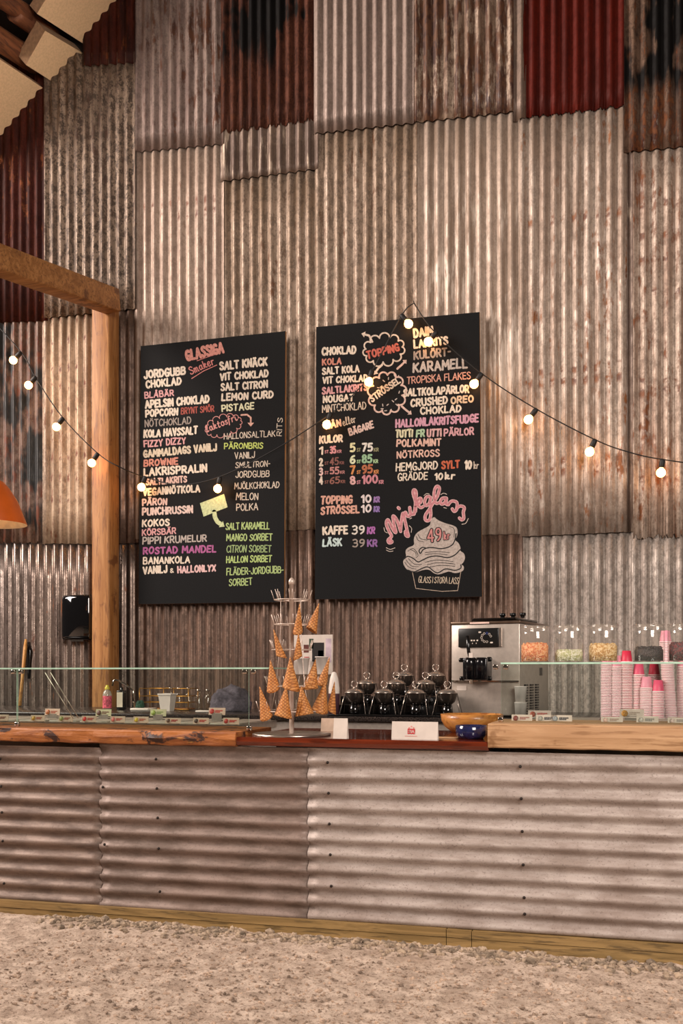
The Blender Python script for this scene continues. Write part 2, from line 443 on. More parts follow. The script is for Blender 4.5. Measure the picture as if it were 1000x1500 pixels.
# upper course
sheet(-260, 70, (-60, -60), (480, 470), 3.0, S['dkred'], seed=31)
sheet(66, 199, (80, 76), (466, 452), 3.6, S['mottle'], seed=32)
sheet(120, 199, (-60, -60), (97, 92), 4.4, S['dkred'], seed=33)
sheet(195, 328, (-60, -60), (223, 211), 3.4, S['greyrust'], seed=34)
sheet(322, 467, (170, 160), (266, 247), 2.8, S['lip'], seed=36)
sheet(322, 462, (-60, -60), (196, 178), 3.4, S['brown'], ragged=.03, seed=35)
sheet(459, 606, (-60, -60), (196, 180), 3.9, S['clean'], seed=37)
sheet(600, 757, (-60, -60), (180, 163), 3.2, S['streak'], seed=38)
sheet(752, 770, (-60, -60), (178, 172), 3.8, S['lip'], seed=39)
sheet(766, 917, (-60, -60), (174, 156), 3.4, S['red'], ragged=.02, seed=40)
sheet(914, 1200, (-60, -60), (223, 196), 3.9, S['black'], seed=41)

# ------------------------------------------------------------------ sloping roof underside (upper left)
ra, rb = P(-6, 212, WALL_Y), P(182, -6, WALL_Y)
rn = (rb-ra).cross(Vector((0,1,0))).normalized()
if rn.z < 0: rn = -rn        # points up, out of the barn
ceiling = bpy.data.objects.new('ceiling', None); COL.objects.link(ceiling)
tag(ceiling, 'sloping barn roof lined with tan boards between dark rafters', 'roof', kind='structure')
M_panel = plain('tan_board', '#cdae88', .85, 0, .07, 60)
M_paneledge = plain('board_edge', '#8a6b4f', .85, 0, .15, 40)
def roof_panel(pts, off=0.0, th=.035, name='lining_board'):
    poly = [ray_plane(x, y, ra+rn*off, rn) for x, y in pts]
    m = MB(); m.prism(poly, rn*th, 0, 1)
    return m.build(name, [M_panel, M_paneledge], ceiling)
roof_panel([(54, 20), (128, 68), (215, -50), (110, -70)], 0, .10)
roof_panel([(-60, 70), (0, 87), (66, 131), (10, 218), (-60, 300)], 0, .05)
roof_panel([(66, 45), (130, 83), (96, 132), (38, 95)], -.03, .12, 'boxed_end')
mm = MB(); mm.prism([ray_plane(x, y, ra+rn*.42, rn) for x, y in ((-120, -120), (230, -120), (60, 140), (-120, 320))], rn*.05)
mm.build('roof_deck', plain('roof_deck_dark', '#1c120d', .9), ceiling)
M_rafter = wood_mat('rafter_wood', '#7a4a2c', '#552f1b', '#2e170d', axis=1, scale=6, seed=5)
def rafter(p, q, r):
    m = MB(); a = ray_plane(p[0], p[1], ra+rn*.16, rn); b = ray_plane(q[0], q[1], ra+rn*.16, rn)
    pts = [a+(b-a)*k/8+Vector((noise.noise((k, p[0], 1)), noise.noise((k, p[0], 2)), noise.noise((k, p[0], 3))))*.012 for k in range(9)]
    m.tube(pts, r, 14); return m.build('rafter', M_rafter, ceiling)
rafter((-60, 20), (52, 92), .088)
rafter((20, 16), (78, 56), .075)
rafter((-40, -30), (40, 22), .07)

# ------------------------------------------------------------------ rough timber frame against the wall on the left
M_timber = wood_mat('frame_timber', '#b07c48', '#96622f', '#6b3f20', axis=2, scale=7, seed=2, knots=.35)
M_timberh = wood_mat('frame_timber_beam', '#ab7844', '#8a5a2c', '#5e371c', axis=0, scale=7, seed=8, knots=.35)
tf = thing('timber_frame', 'rough brown timber post and beam at the left of the wall', 'timber frame', (P(150, 900, 6.98).x, 6.98, 0))
o = tf.location.copy()
pa, pb = P(134, 460, 6.93), P(160, 460, 6.93)
m = MB(); m.rbox((pa.x, 6.93, 0), (pb.x, 7.09, P(150, 440, 6.93).z), .012, 2)
m.build('post', M_timber, tf, o)
e0 = P(165, 442, 6.93); d = ray(0, 382); q = Vector((0,0,EYE))+d*6.7; q0 = e0; dirv = (q-e0)
q = e0+dirv*1.35
ax = dirv.normalized(); sd = ax.cross(Vector((0,0,1))).normalized(); up = sd.cross(ax).normalized()
if up.z < 0: up = -up
Mx = Matrix((ax, sd, up)).transposed().to_4x4(); Mx.translation = e0
m = MB(); m.rbox((0, -.075, -.088), ((q-e0).length, .075, .088), .012, 2, 0, Mx)
m.build('beam', M_timberh, tf, o)
# ------------------------------------------------------------------ hand lettering: stroke font
GL = {
'A': "0,0 .32,1 .64,0|.12,.35 .52,.35", 'B': "0,0 0,1|~0,1 .38,.98 .48,.77 .38,.56 0,.53|~0,.53 .43,.5 .56,.27 .43,.02 0,0",
'C': "~.52,.84 .38,1 .14,.92 0,.5 .14,.08 .38,0 .54,.18", 'D': "0,0 0,1|~0,1 .34,.95 .56,.5 .34,.05 0,0",
'E': ".46,0 0,0 0,1 .46,1|0,.52 .4,.52", 'F': "0,0 0,1 .46,1|0,.52 .4,.52", 'G': "~.52,.84 .38,1 .14,.92 0,.5 .14,.08 .38,0 .54,.14|.54,.05 .56,.44 .32,.44",
'H': "0,0 0,1|.54,0 .54,1|0,.5 .54,.5", 'I': "0,0 0,1", 'J': "~.42,1 .42,.25 .3,.02 .1,.03 0,.22", 'K': "0,0 0,1|.52,1 0,.44|.16,.58 .55,0",
'L': "0,1 0,0 .44,0", 'M': "0,0 .06,1 .36,.35 .66,1 .72,0", 'N': "0,0 0,1 .52,0 .52,1", 'O': "~.3,1 .08,.82 0,.5 .08,.18 .3,0 .52,.18 .6,.5 .52,.82 .3,1",
'P': "0,0 0,1|~0,1 .4,.97 .52,.73 .4,.47 0,.44", 'R': "0,0 0,1|~0,1 .4,.97 .5,.74 .4,.5 0,.47|.22,.47 .54,0",
'S': "~.5,.84 .32,1 .1,.93 .04,.73 .25,.53 .46,.36 .48,.14 .28,0 .08,.03 0,.17", 'T': "0,1 .56,1|.28,1 .28,0", 'U': "~0,1 0,.3 .1,.05 .28,0 .46,.05 .56,.3 .56,1",
'V': "0,1 .29,0 .58,1", 'W': "0,1 .18,0 .36,.7 .54,0 .72,1", 'X': "0,0 .54,1|0,1 .54,0", 'Y': "0,1 .28,.5 .56,1|.28,.5 .28,0", 'Z': "0,1 .52,1 0,0 .52,0",
'0': "~.28,1 .08,.82 0,.5 .08,.18 .28,0 .48,.18 .56,.5 .48,.82 .28,1", '1': "0,.78 .22,1 .22,0", '2': "~0,.8 .12,.97 .35,.98 .46,.76 .3,.42 0,0|0,0 .5,0",
'3': "~0,.92 .25,1 .45,.8 .36,.56 .14,.52|~.14,.52 .42,.48 .5,.24 .3,0 0,.08", '4': ".4,0 .4,1 0,.3 .55,.3", '5': ".46,1 .06,1 .03,.55|~.03,.55 .3,.62 .5,.36 .36,.03 0,.06",
'6': "~.42,.96 .15,.8 0,.35 .12,.03 .36,.03 .48,.25 .36,.48 .1,.45 .02,.3", '7': "0,1 .5,1 .16,0", '8': "~.26,1 .06,.88 .06,.66 .26,.53 .5,.34 .48,.1 .26,0 .04,.1 .02,.34 .26,.53 .46,.66 .46,.88 .26,1",
'9': "~.48,.7 .36,.5 .1,.54 .02,.76 .16,.97 .4,.95 .5,.7 .42,.25 .16,0", '&': "~.52,0 .1,.65 .1,.9 .25,1 .38,.85 .3,.65 .05,.35 .05,.1 .25,0 .48,.3", '-': "0,.45 .26,.45", ' ': "",
'a': "~.38,.5 .22,.62 .03,.42 .05,.1 .2,0 .36,.2 .4,.6 .4,.12 .5,.02", 'e': "~0,.28 .28,.34 .38,.5 .24,.62 .05,.45 .02,.18 .2,0 .44,.14",
'l': "~0,.05 .2,.5 .27,.92 .17,1 .1,.6 .1,.12 .22,0 .34,.1", 'r': "0,0 .03,.6|~.03,.4 .15,.58 .33,.55", 'k': "0,0 .05,1|~.05,.3 .26,.6 .32,.42 .1,.32|~.12,.32 .24,.06 .42,.02",
't': "~.16,.95 .12,.12 .24,0 .34,.08|0,.64 .32,.64", 'o': "~.22,.62 .03,.45 .04,.12 .22,0 .4,.14 .4,.46 .22,.62 .42,.55", 's': "~.34,.52 .2,.62 .06,.5 .14,.36 .32,.24 .3,.05 .14,0 0,.08",
'f': "~.36,.9 .26,1 .14,.85 .1,.3 .04,-.25|0,.58 .3,.58", 'i': "~.02,.6 .03,.12 .14,0 .26,.1|.03,.84 .05,.88", 'm': "0,0 0,.6|~0,.4 .14,.6 .24,.5 .24,0|~.24,.4 .4,.6 .5,.5 .5,.1 .6,0",
'u': "~0,.6 .02,.15 .16,0 .32,.15 .38,.6 .38,.1 .5,.02", 'j': "~.2,.6 .2,-.2 .08,-.36 -.06,-.24|.2,.84 .22,.88", 'g': "~.38,.5 .2,.62 .03,.42 .05,.1 .2,.02 .36,.2 .4,.6 .38,-.2 .22,-.4 .08,-.25 .5,.1",
}
def glyph(ch):
    base = {'Å': 'A', 'Ä': 'A', 'Ö': 'O'}.get(ch, ch)
    out = []
    for s in GL[base].split('|'):
        if not s: continue
        sm = s[0] == '~'; pts = [tuple(map(float, p.split(','))) for p in s.lstrip('~').split()]
        if sm and len(pts) > 2:
            q = []; n = len(pts); cl = pts[0] == pts[-1]
            for i in range(n-1):
                p0 = pts[i-1] if i > 0 else (pts[-2] if cl else pts[0]); p1 = pts[i]; p2 = pts[i+1]
                p3 = pts[i+2] if i+2 < n else (pts[1] if cl else pts[-1])
                for k in range(5):
                    t = k/5
                    q.append(tuple(.5*(2*p1[c]+(p2[c]-p0[c])*t+(2*p0[c]-5*p1[c]+4*p2[c]-p3[c])*t*t+(3*p1[c]-p0[c]-3*p2[c]+p3[c])*t**3) for c in (0, 1)))
            q.append(pts[-1]); pts = q
        out.append(pts)
    w = max((p[0] for s in out for p in s), default=.3)
    if ch == 'Å': out.append([(.32+.07*cos(a*pi/4), 1.17+.07*sin(a*pi/4)) for a in range(9)])
    if ch == 'Ä': out += [[(.18, 1.15), (.18, 1.2)], [(.46, 1.15), (.46, 1.2)]]
    if ch == 'Ö': out += [[(.18, 1.15), (.18, 1.2)], [(.42, 1.15), (.42, 1.2)]]
    return w, out

class Board:
    """paint on a board: everything is drawn in photo rows/columns mapped to the board's own flat face"""
    def __init__(s, y, root, ox, oy, sc): s.y = y; s.root = root; s.ox = ox; s.oy = oy; s.sc = sc; s.k = 0
    def at(s, ox, oy, sc): s.ox, s.oy, s.sc = ox, oy, sc; return s
    def pt(s, x, y, lift=0): return P(s.ox+x/s.sc, s.oy+y/s.sc, s.y-.0012-lift)
    def stroke(s, mb, pts, w, lift=0):
        """pts in crop coordinates, w = width in crop pixels"""
        n = len(pts); l0 = lift
        for i in range(n):
            a = pts[i]; s.c = (getattr(s, 'c', 0)+1) % 24; lift = l0+s.c*1.6e-5
            vs = [s.pt(a[0]+w/2*cos(k*pi/5), a[1]+w/2*sin(k*pi/5), lift) for k in range(10)]
            lift += 8e-6
            mb.add(vs, [tuple(range(10))])
            if i < n-1:
                b = pts[i+1]; dx, dy = b[0]-a[0], b[1]-a[1]; l = sqrt(dx*dx+dy*dy) or 1
                nx, ny = -dy/l*w/2, dx/l*w/2
                mb.add([s.pt(a[0]+nx, a[1]+ny, lift), s.pt(b[0]+nx, b[1]+ny, lift), s.pt(b[0]-nx, b[1]-ny, lift), s.pt(a[0]-nx, a[1]-ny, lift)], [(0,1,2,3)])
    def fill(s, mb, pts, lift=0): mb.add([s.pt(x, y, lift) for x, y in pts], [tuple(range(len(pts)))])
    def out(s, mb, col, name='lettering'):
        r, g, b_ = [int(col[i:i+2], 16) for i in (1, 3, 5)]; l = .3*r+.55*g+.15*b_
        c2 = '#%02x%02x%02x' % tuple(int(max(0, min(255, (v*.84+l*.16)*.91))) for v in (r, g, b_))
        return mb.build(name, plain('chalk_'+col.strip('#'), c2, .85, 0, .16, 60), s.root, s.root.location)
    def text(s, txt, xl, yl, xr, yr, h, col, wt=.21, sl=.06, jit=1.0, lift=0, name='lettering', wide=None):
        wt = min(wt*1.08, .215)
        r = random.Random(len(txt)*13+int(xl)+s.k); s.k += 1
        gs = [glyph(c) for c in txt]; gap = wt*1.0+.07
        tot = sum(g[0] if txt[i] != ' ' else .2 for i, g in enumerate(gs))+gap*(len(txt)-1)
        dx, dy = xr-xl, yr-yl; L = sqrt(dx*dx+dy*dy); ux, uy = dx/L, dy/L
        w = wt*h*(wide or 1)
        k = (L-w)/max(tot, .01)          # crop px per font unit along the line
        mb = MB(); u = 0
        for ch, (gw, st) in zip(txt, gs):
            jy = r.uniform(-.035, .035)*jit; jr = r.uniform(-.05, .05)*jit; js = 1+r.uniform(-.05, .05)*jit
            for q in st:
                pp = []
                for gx, gy in q:
                    hh = (h-w)*js
                    X = w/2+(u+gx)*k+(gy-.5)*h*(sl+jr); Y = w/2+(gy+jy)*hh
                    pp.append((xl+ux*X+uy*Y, yl+uy*X-ux*Y))
                s.stroke(mb, pp, w, lift)
            u += (gw if ch != ' ' else .2)+gap
        return s.out(mb, col, name)
    def letter(s, ch, x, y, h, rot, col, w, sx=1.0, lift=0, mb=None):
        gw, st = glyph(ch); ca, sa = cos(radians(rot)), sin(radians(rot))
        for q in st:
            s.stroke(mb, [(x+(gx*h*sx)*ca-gy*h*sa, y-(gx*h*sx)*sa-gy*h*ca) for gx, gy in q], w, lift)

def cloud(cx, cy, rx, ry, rot, n, bulge, k=9):
    pts = []; c, s_ = cos(rot), sin(rot)
    for i in range(n):
        a0, a1 = 2*pi*i/n, 2*pi*(i+1)/n
        p0 = Vector((rx*cos(a0), ry*sin(a0))); p1 = Vector((rx*cos(a1), ry*sin(a1))); mid = (p0+p1)/2
        r = (p1-p0).length/2; base = atan2((p0-mid).y, (p0-mid).x)
        for j in range(k):
            a = base+pi*j/k
            q = mid+Vector((cos(a), sin(a)))*r*(1 if j in (0,) else bulge)
            if (mid+Vector((cos(base+pi/2), sin(base+pi/2)))*r).length < mid.length:
                a = base-pi*j/k; q = mid+Vector((cos(a), sin(a)))*r*bulge
            pts.append((cx+q.x*c-q.y*s_, cy+q.x*s_+q.y*c))
    pts.append(pts[0]); return pts
def arrow(b, mb, pts, w, hs):
    b.stroke(mb, pts, w)
    (x0, y0), (x1, y1) = pts[-2], pts[-1]
    dx, dy = x1-x0, y1-y0; l = sqrt(dx*dx+dy*dy); dx, dy = dx/l, dy/l
    b.fill(mb, [(x1+dx*hs*.9, y1+dy*hs*.9), (x1-dy*hs*.75, y1+dx*hs*.75), (x1+dy*hs*.75, y1-dx*hs*.75)])

BOARD_Y = WALL_Y-.085
M_board = plain('blackboard', '#101011', .8, 0, .25, 120)
M_board.node_tree.nodes['Principled BSDF'].inputs['Specular IOR Level'].default_value = .18
M_ply = wood_mat('plywood_edge', '#b98a58', '#9c6c3e', '#6f4625', axis=2, scale=8, seed=3)
def board(name, label, c):
    tl, tr, br, bl = [P(x, y, BOARD_Y) for x, y in c]
    x0 = (tl.x+bl.x)/2; x1 = (tr.x+br.x)/2
    root = thing(name, label, 'menu board', ((x0+x1)/2, BOARD_Y, (bl.z+br.z)/2))
    m = MB(); m.prism([bl, br, tr, tl], (0, .022, 0), 0, 1)
    m.build('panel', [M_board, M_ply], root, root.location)
    return root
CR, PK, SA_, GY, BG = '#e3d0b8', '#dc9a98', '#d6826a', '#9b8c80', '#c9b49a'
RD, MG, GR, TH = '#b04a3c', '#b25590', '#a5bf6f', '#cdbba6'
A = board('menu_board', 'black ice cream menu board with green sorbet names, left of the two', ((206, 507), (418, 485), (416, 882), (203, 885)))
b = Board(BOARD_Y, A, 190, 470, 4.167)
T = b.text
T('GLASSIGA', 345, 250, 583, 195, 74, '#d98a7a', .24)
T('Smaker', 372, 330, 522, 264, 50, '#d97c74', .12) if 'S' in GL else None
m = MB(); b.stroke(m, [(410, 244), (470, 222), (522, 205)], 4); b.stroke(m, [(378, 352), (450, 306), (530, 270)], 5); b.out(m, '#d97c74', 'underline')
T('JORDGUBB', 86, 358, 346, 330, 55, CR); T('CHOKLAD', 98, 415, 320, 392, 52, CR); T('BLÅBÄR', 90, 476, 272, 460, 42, PK, .18)
T('APELSIN CHOKLAD', 93, 538, 490, 502, 54, CR); T('POPCORN', 95, 592, 298, 578, 50, CR); T('BRYNT SMÖR', 313, 572, 518, 555, 42, RD, .14)
T('NÖTCHOKLAD', 92, 652, 378, 630, 46, GY, .14); T('KOLA HAVSSALT', 85, 718, 418, 692, 52, CR, .24); T('FIZZY DIZZY', 85, 774, 345, 752, 44, PK, .18)
T('GAMMALDAGS VANILJ', 83, 838, 535, 795, 52, '#d3bea0', .24); T('BROWNIE', 85, 893, 298, 878, 46, SA_, .2)
T('SALT KNÄCK', 548, 305, 845, 275, 56, CR, .2); T('VIT CHOKLAD', 550, 368, 850, 345, 50, CR); T('SALT CITRON', 555, 430, 845, 410, 50, CR, .19)
T('LEMON CURD', 560, 492, 880, 472, 50, CR); T('PISTAGE', 560, 557, 762, 542, 46, '#d9d3a8', .18)
m = MB(); b.stroke(m, cloud(572, 640, 108, 48, -.28, 15, 1.05), 4); b.out(m, '#d78a82', 'cloud_outline')
T('laktosfri', 470, 682, 662, 606, 46, '#d78a82', .13)
m = MB(); arrow(b, m, [(680, 575), (715, 572), (738, 590), (738, 622)], 10, 26); b.out(m, '#d9a08c', 'painted_arrow')
T('HALLONSALTLAK', 575, 725, 890, 706, 40, TH, .12); T('RITS', 928, 704, 934, 592, 34, TH, .12, 0); T('PÄRONBRIS', 575, 784, 815, 780, 40, '#b9c95a', .15)
T('VANILJ', 640, 845, 765, 838, 42, TH, .12); T('SMULTRON-', 645, 900, 858, 890, 38, TH, .12)
b.at(190, 680, 4.167)
T('LAKRISPRALIN', 85, 78, 475, 48, 54, CR, .24); T('SALTLAKRITS', 98, 132, 352, 112, 44, '#dab0a0', .2); T('VEGANNÖTKOLA', 80, 196, 432, 172, 50, CR)
T('PÄRON', 75, 256, 230, 250, 46, '#dfb7a8', .2); T('PUNCHRUSSIN', 75, 316, 388, 300, 50, '#dfc0b2', .22); T('KOKOS', 75, 385, 245, 378, 48, CR, .19)
T('KÖRSBÄR', 75, 440, 285, 425, 42, PK, .17); T('PIPPI KRUMELUR', 78, 492, 472, 472, 46, '#b3a59a', .17); T('ROSTAD MANDEL', 80, 552, 530, 540, 48, MG, .2)
T('BANANKOLA', 80, 614, 370, 605, 46, CR, .18); T('VANILJ', 80, 675, 232, 664, 50, CR, .2); T('&', 246, 664, 270, 662, 30, CR, .16); T('HALLONLYX', 290, 668, 528, 655, 46, '#e3b3ae', .22)
T('JORDGUBB', 645, 85, 855, 78, 42, TH, .12); T('MJÖLKCHOKLAD', 638, 155, 915, 145, 42, TH, .12); T('MELON', 648, 220, 785, 218, 45, TH, .12); T('POLKA', 650, 286, 785, 281, 45, TH, .12)
T('SALT KARAMELL', 585, 402, 855, 397, 46, GR, .14); T('MANGO SORBET', 588, 471, 872, 468, 46, GR, .14); T('CITRON SORBET', 590, 541, 865, 538, 46, '#93ad6a', .12)
T('HALLON SORBET', 588, 604, 868, 598, 44, '#aac46a', .15); T('FLÄDER-JORDGUBB-', 590, 680, 940, 665, 46, GR, .13); T('SORBET', 605, 746, 750, 738, 46, GR, .13)
m = MB(); b.fill(m, [(428, 238), (575, 182), (597, 262), (450, 320)]); arrow(b, m, [(515, 290), (520, 325), (535, 352), (556, 366)], 26, 30); b.out(m, '#c3cf94', 'painted_arrow')

B = board('menu_board', 'black menu board with topping prices and a drawn soft ice cup, right of the two', ((463, 479), (702, 457), (706, 874), (461, 878)))
b = Board(BOARD_Y, B, 450, 430, 3.704); T = b.text
T('CHOKLAD', 78, 338, 268, 328, 48, CR); T('KOLA', 80, 392, 188, 385, 38, SA_, .22); T('SALT KOLA', 80, 443, 285, 428, 42, CR); T('VIT CHOKLAD', 82, 492, 330, 478, 40, CR, .2)
T('SALTLAKRITS', 80, 550, 330, 526, 42, PK, .24); T('NOUGAT', 85, 596, 255, 584, 42, CR, .2); T('MINTCHOKLAD', 80, 648, 322, 628, 42, TH, .12)
m = MB(); b.stroke(m, cloud(415, 305, 100, 66, -.15, 11, 1.0), 8); arrow(b, m, [(352, 262), (335, 228), (312, 222)], 11, 22); arrow(b, m, [(405, 388), (385, 405), (372, 424)], 11, 22); b.out(m, '#d9c2ad', 'cloud_outline')
T('TOPPING', 325, 358, 505, 312, 46, '#cf5d48', .2)
m = MB(); b.stroke(m, cloud(432, 540, 82, 98, .15, 11, 1.0), 9); arrow(b, m, [(488, 408), (510, 388), (526, 372)], 11, 20); arrow(b, m, [(512, 612), (535, 632), (552, 645)], 11, 20); b.out(m, '#dab6a6', 'cloud_outline')
T('STRÖSSEL', 352, 592, 510, 482, 40, CR, .19)
rr = random.Random(3); m = MB()
for x, y in ((410, 470), (440, 455), (470, 440), (495, 445), (415, 505), (380, 510), (400, 625), (440, 600), (460, 580), (480, 600), (430, 635), (455, 628), (485, 570), (408, 600), (500, 530), (370, 560)):
    a = rr.uniform(0, 3); b.stroke(m, [(x, y), (x+11*cos(a), y+11*sin(a))], 5)
b.out(m, '#c9b8b0', 'painted_sprinkles')
T('DAIM', 578, 245, 690, 225, 55, CR); T('LAKRITS', 578, 302, 768, 276, 50, CR, .2); T('KULÖRT-', 578, 362, 782, 338, 50, GY, .18); T('KARAMELL', 573, 432, 872, 405, 58, '#b9ada2', .18)
T('TROPISKA FLAKES', 540, 492, 888, 464, 42, '#d8957e', .12); T('SALTKOLAPÄRLOR', 520, 562, 880, 540, 46, CR, .22); T('CRUSHED', 560, 618, 765, 600, 46, CR, .22); T('OREO', 778, 602, 905, 590, 44, '#d8b894', .2)
T('CHOKLAD', 612, 660, 838, 645, 44, CR); T('HALLONLAKRITSFUDGE', 478, 730, 932, 700, 48, '#d393a6', .22); T('TUTTI', 478, 785, 575, 780, 46, '#d9cfa4', .2); T('FR', 590, 782, 640, 779, 46, '#a9c79a', .2)
T('UTTI', 648, 780, 730, 776, 46, '#d8a29c', .2); T('PÄRLOR', 740, 776, 906, 768, 44, '#d99aa0', .18)
T('RÅN', 100, 738, 188, 722, 42, '#e0b49a', .22); T('eller', 195, 720, 268, 698, 44, TH, .1); T('BÄGARE', 230, 774, 366, 728, 42, '#d9b7a8', .2); T('KULOR', 65, 817, 195, 806, 46, CR, .2)
b.at(450, 640, 3.704)
T('POLKAMINT', 483, 56, 728, 50, 44, '#dfae98', .19); T('NÖTKROSS', 485, 120, 720, 106, 42, '#dfae98', .17); T('HEMGJORD', 480, 188, 710, 176, 46, CR, .15); T('SYLT', 728, 178, 830, 168, 46, '#cf5a35', .22)
T('10', 852, 178, 895, 176, 52, CR, .22); T('kr', 902, 174, 932, 172, 40, TH, .12); T('GRÄDDE', 490, 240, 655, 232, 44, CR, .14); T('10', 690, 236, 738, 234, 42, CR, .22); T('kr', 745, 234, 805, 230, 44, CR, .2)
for n, y, c, p, pc, e, w in (('1', 98, CR, '35', '#d98a8e', 158, .2), ('2', 160, CR, '45', '#8a5147', 172, .16), ('3', 211, '#dcb3aa', '55', '#c77f78', 175, .18), ('4', 262, '#dcc8b4', '65', '#96584a', 178, .16)):
    T(n, 64, y, 88, y-2, 46, c, .26); T('ST', 94, y-8, 116, y-9, 18, pc, .16); T(p, 122, y-6, e, y-8, 42, pc, w); T('KR', e+3, y-10, e+28, y-11, 18, pc, .16)
for n, y, c, p, pc, e, kc in (('5', 85, '#ded79f', '75', '#ded6c8', 358, '#8d8a60'), ('6', 148, '#d7dcae', '85', '#8fb98c', 355, '#a8c990'), ('7', 205, '#d8843f', '95', '#b9633a', 358, '#d8843f'), ('8', 260, '#e0a5a0', '100', '#d17f8a', 385, '#d17f8a')):
    T(n, 232, y, 264, y-3, 50, c, .24); T('ST', 268, y-4, 290, y-5, 20, kc, .18); T(p, 296, y-2, e, y-6, 50, pc, .2); T('KR', e+3, y-4, e+30, y-6, 22, kc, .18)
T('TOPPING', 72, 370, 248, 362, 48, '#dc9d86', .22); T('STRÖSSEL', 72, 424, 285, 415, 46, '#dc9d86', .22)
T('10', 292, 362, 350, 358, 48, '#e2d0cd', .24); T('KR', 360, 358, 395, 356, 34, '#9a6fb0', .2); T('10', 292, 414, 350, 411, 46, '#e2d0cd', .24); T('KR', 360, 410, 395, 408, 34, '#8b6bb0', .2)
T('KAFFE', 82, 534, 222, 528, 50, CR, .2); T('39', 242, 530, 312, 528, 50, '#d9cfc2', .16); T('KR', 324, 528, 370, 526, 42, '#b260ad', .2)
T('LÄSK', 82, 598, 190, 594, 46, '#bfd3cf', .22); T('39', 245, 600, 312, 598, 46, GY, .15); T('KR', 324, 598, 382, 596, 44, '#8d5a9c', .2)
# drawn soft ice
SOFT = [(668, 448), (688, 432), (704, 450), (745, 468), (800, 482), (815, 500), (814, 535), (800, 562), (818, 572), (832, 600), (828, 620), (850, 630), (857, 658), (845, 684), (832, 692), (850, 700), (848, 728), (800, 742), (770, 728), (740, 738), (712, 748), (685, 740), (660, 718), (625, 722), (580, 738), (540, 722), (520, 692), (520, 668), (538, 648), (530, 620), (545, 600), (582, 588), (575, 555), (590, 520), (640, 494), (668, 478)]
def chaik(p, n=2):
    for _ in range(n):
        q = []
        for i in range(len(p)):
            a, c = p[i], p[(i+1) % len(p)]
            q += [(a[0]*.75+c[0]*.25, a[1]*.75+c[1]*.25), (a[0]*.25+c[0]*.75, a[1]*.25+c[1]*.75)]
        p = q
    return p
m = MB(); b.fill(m, chaik(SOFT)); b.out(m, '#b9a89d', 'drawn_soft_ice')
def curve(p):
    q = [p[0]]
    for i in range(len(p)-1):
        p0 = p[max(0, i-1)]; p1 = p[i]; p2 = p[i+1]; p3 = p[min(len(p)-1, i+2)]
        for k in range(1, 6):
            t = k/5; q.append(tuple(.5*(2*p1[c]+(p2[c]-p0[c])*t+(2*p0[c]-5*p1[c]+4*p2[c]-p3[c])*t*t+(3*p1[c]-p0[c]-3*p2[c]+p3[c])*t**3) for c in (0, 1)))
    return q
m = MB()
for pts, w in (([(522, 664), (545, 648), (575, 660), (600, 678), (625, 668), (660, 652), (705, 646), (760, 655), (800, 640), (828, 612)], 6),
               ([(640, 602), (622, 600), (606, 616), (614, 632), (630, 610), (670, 600), (730, 606), (780, 590), (800, 560), (806, 525)], 6),
               ([(545, 722), (580, 732), (625, 712), (655, 706), (690, 732), (712, 736), (750, 716), (800, 724), (832, 712), (832, 694)], 6),
               ([(528, 680), (550, 706), (590, 718)], 3), ([(536, 668), (565, 700), (605, 704)], 3), ([(548, 660), (580, 690), (620, 692)], 3), ([(640, 680), (700, 668), (790, 676)], 3), ([(650, 694), (710, 682), (800, 690)], 3),
               ([(660, 708), (720, 697), (800, 702)], 3), ([(545, 620), (575, 606), (600, 640), (590, 655)], 3), ([(640, 628), (700, 622), (770, 628)], 3), ([(640, 640), (690, 633), (760, 640)], 3),
               ([(592, 540), (600, 560), (630, 570)], 3), ([(600, 530), (615, 552), (650, 560)], 3), ([(770, 485), (796, 500), (795, 545)], 3), ([(560, 612), (585, 625), (590, 645)], 3)):
    b.stroke(m, curve(pts), w, .0004)
b.out(m, '#101011', 'drawn_swirl')
m = MB(); b.stroke(m, [(570, 735), (588, 822), (730, 838), (815, 834), (834, 722)], 3); b.out(m, '#bda58e', 'drawn_cup')
T('GLASS I STORA LASS', 602, 792, 822, 798, 36, '#c7b197', .09)
for col, w, lf, nm in (('#1b1414', 19, .0008, 'price_outline'), ('#cf7d78', 9, .0012, 'price')):
    m = MB()
    b.letter('4', 655, 568, 64, 3, col, w, .85, lf, m); b.letter('9', 700, 562, 64, 3, col, w, .75, lf, m); b.letter('k', 742, 556, 40, 3, col, w*.7, .7, lf, m); b.letter('r', 762, 554, 40, 3, col, w*.7, .7, lf, m)
    b.out(m, col, nm)
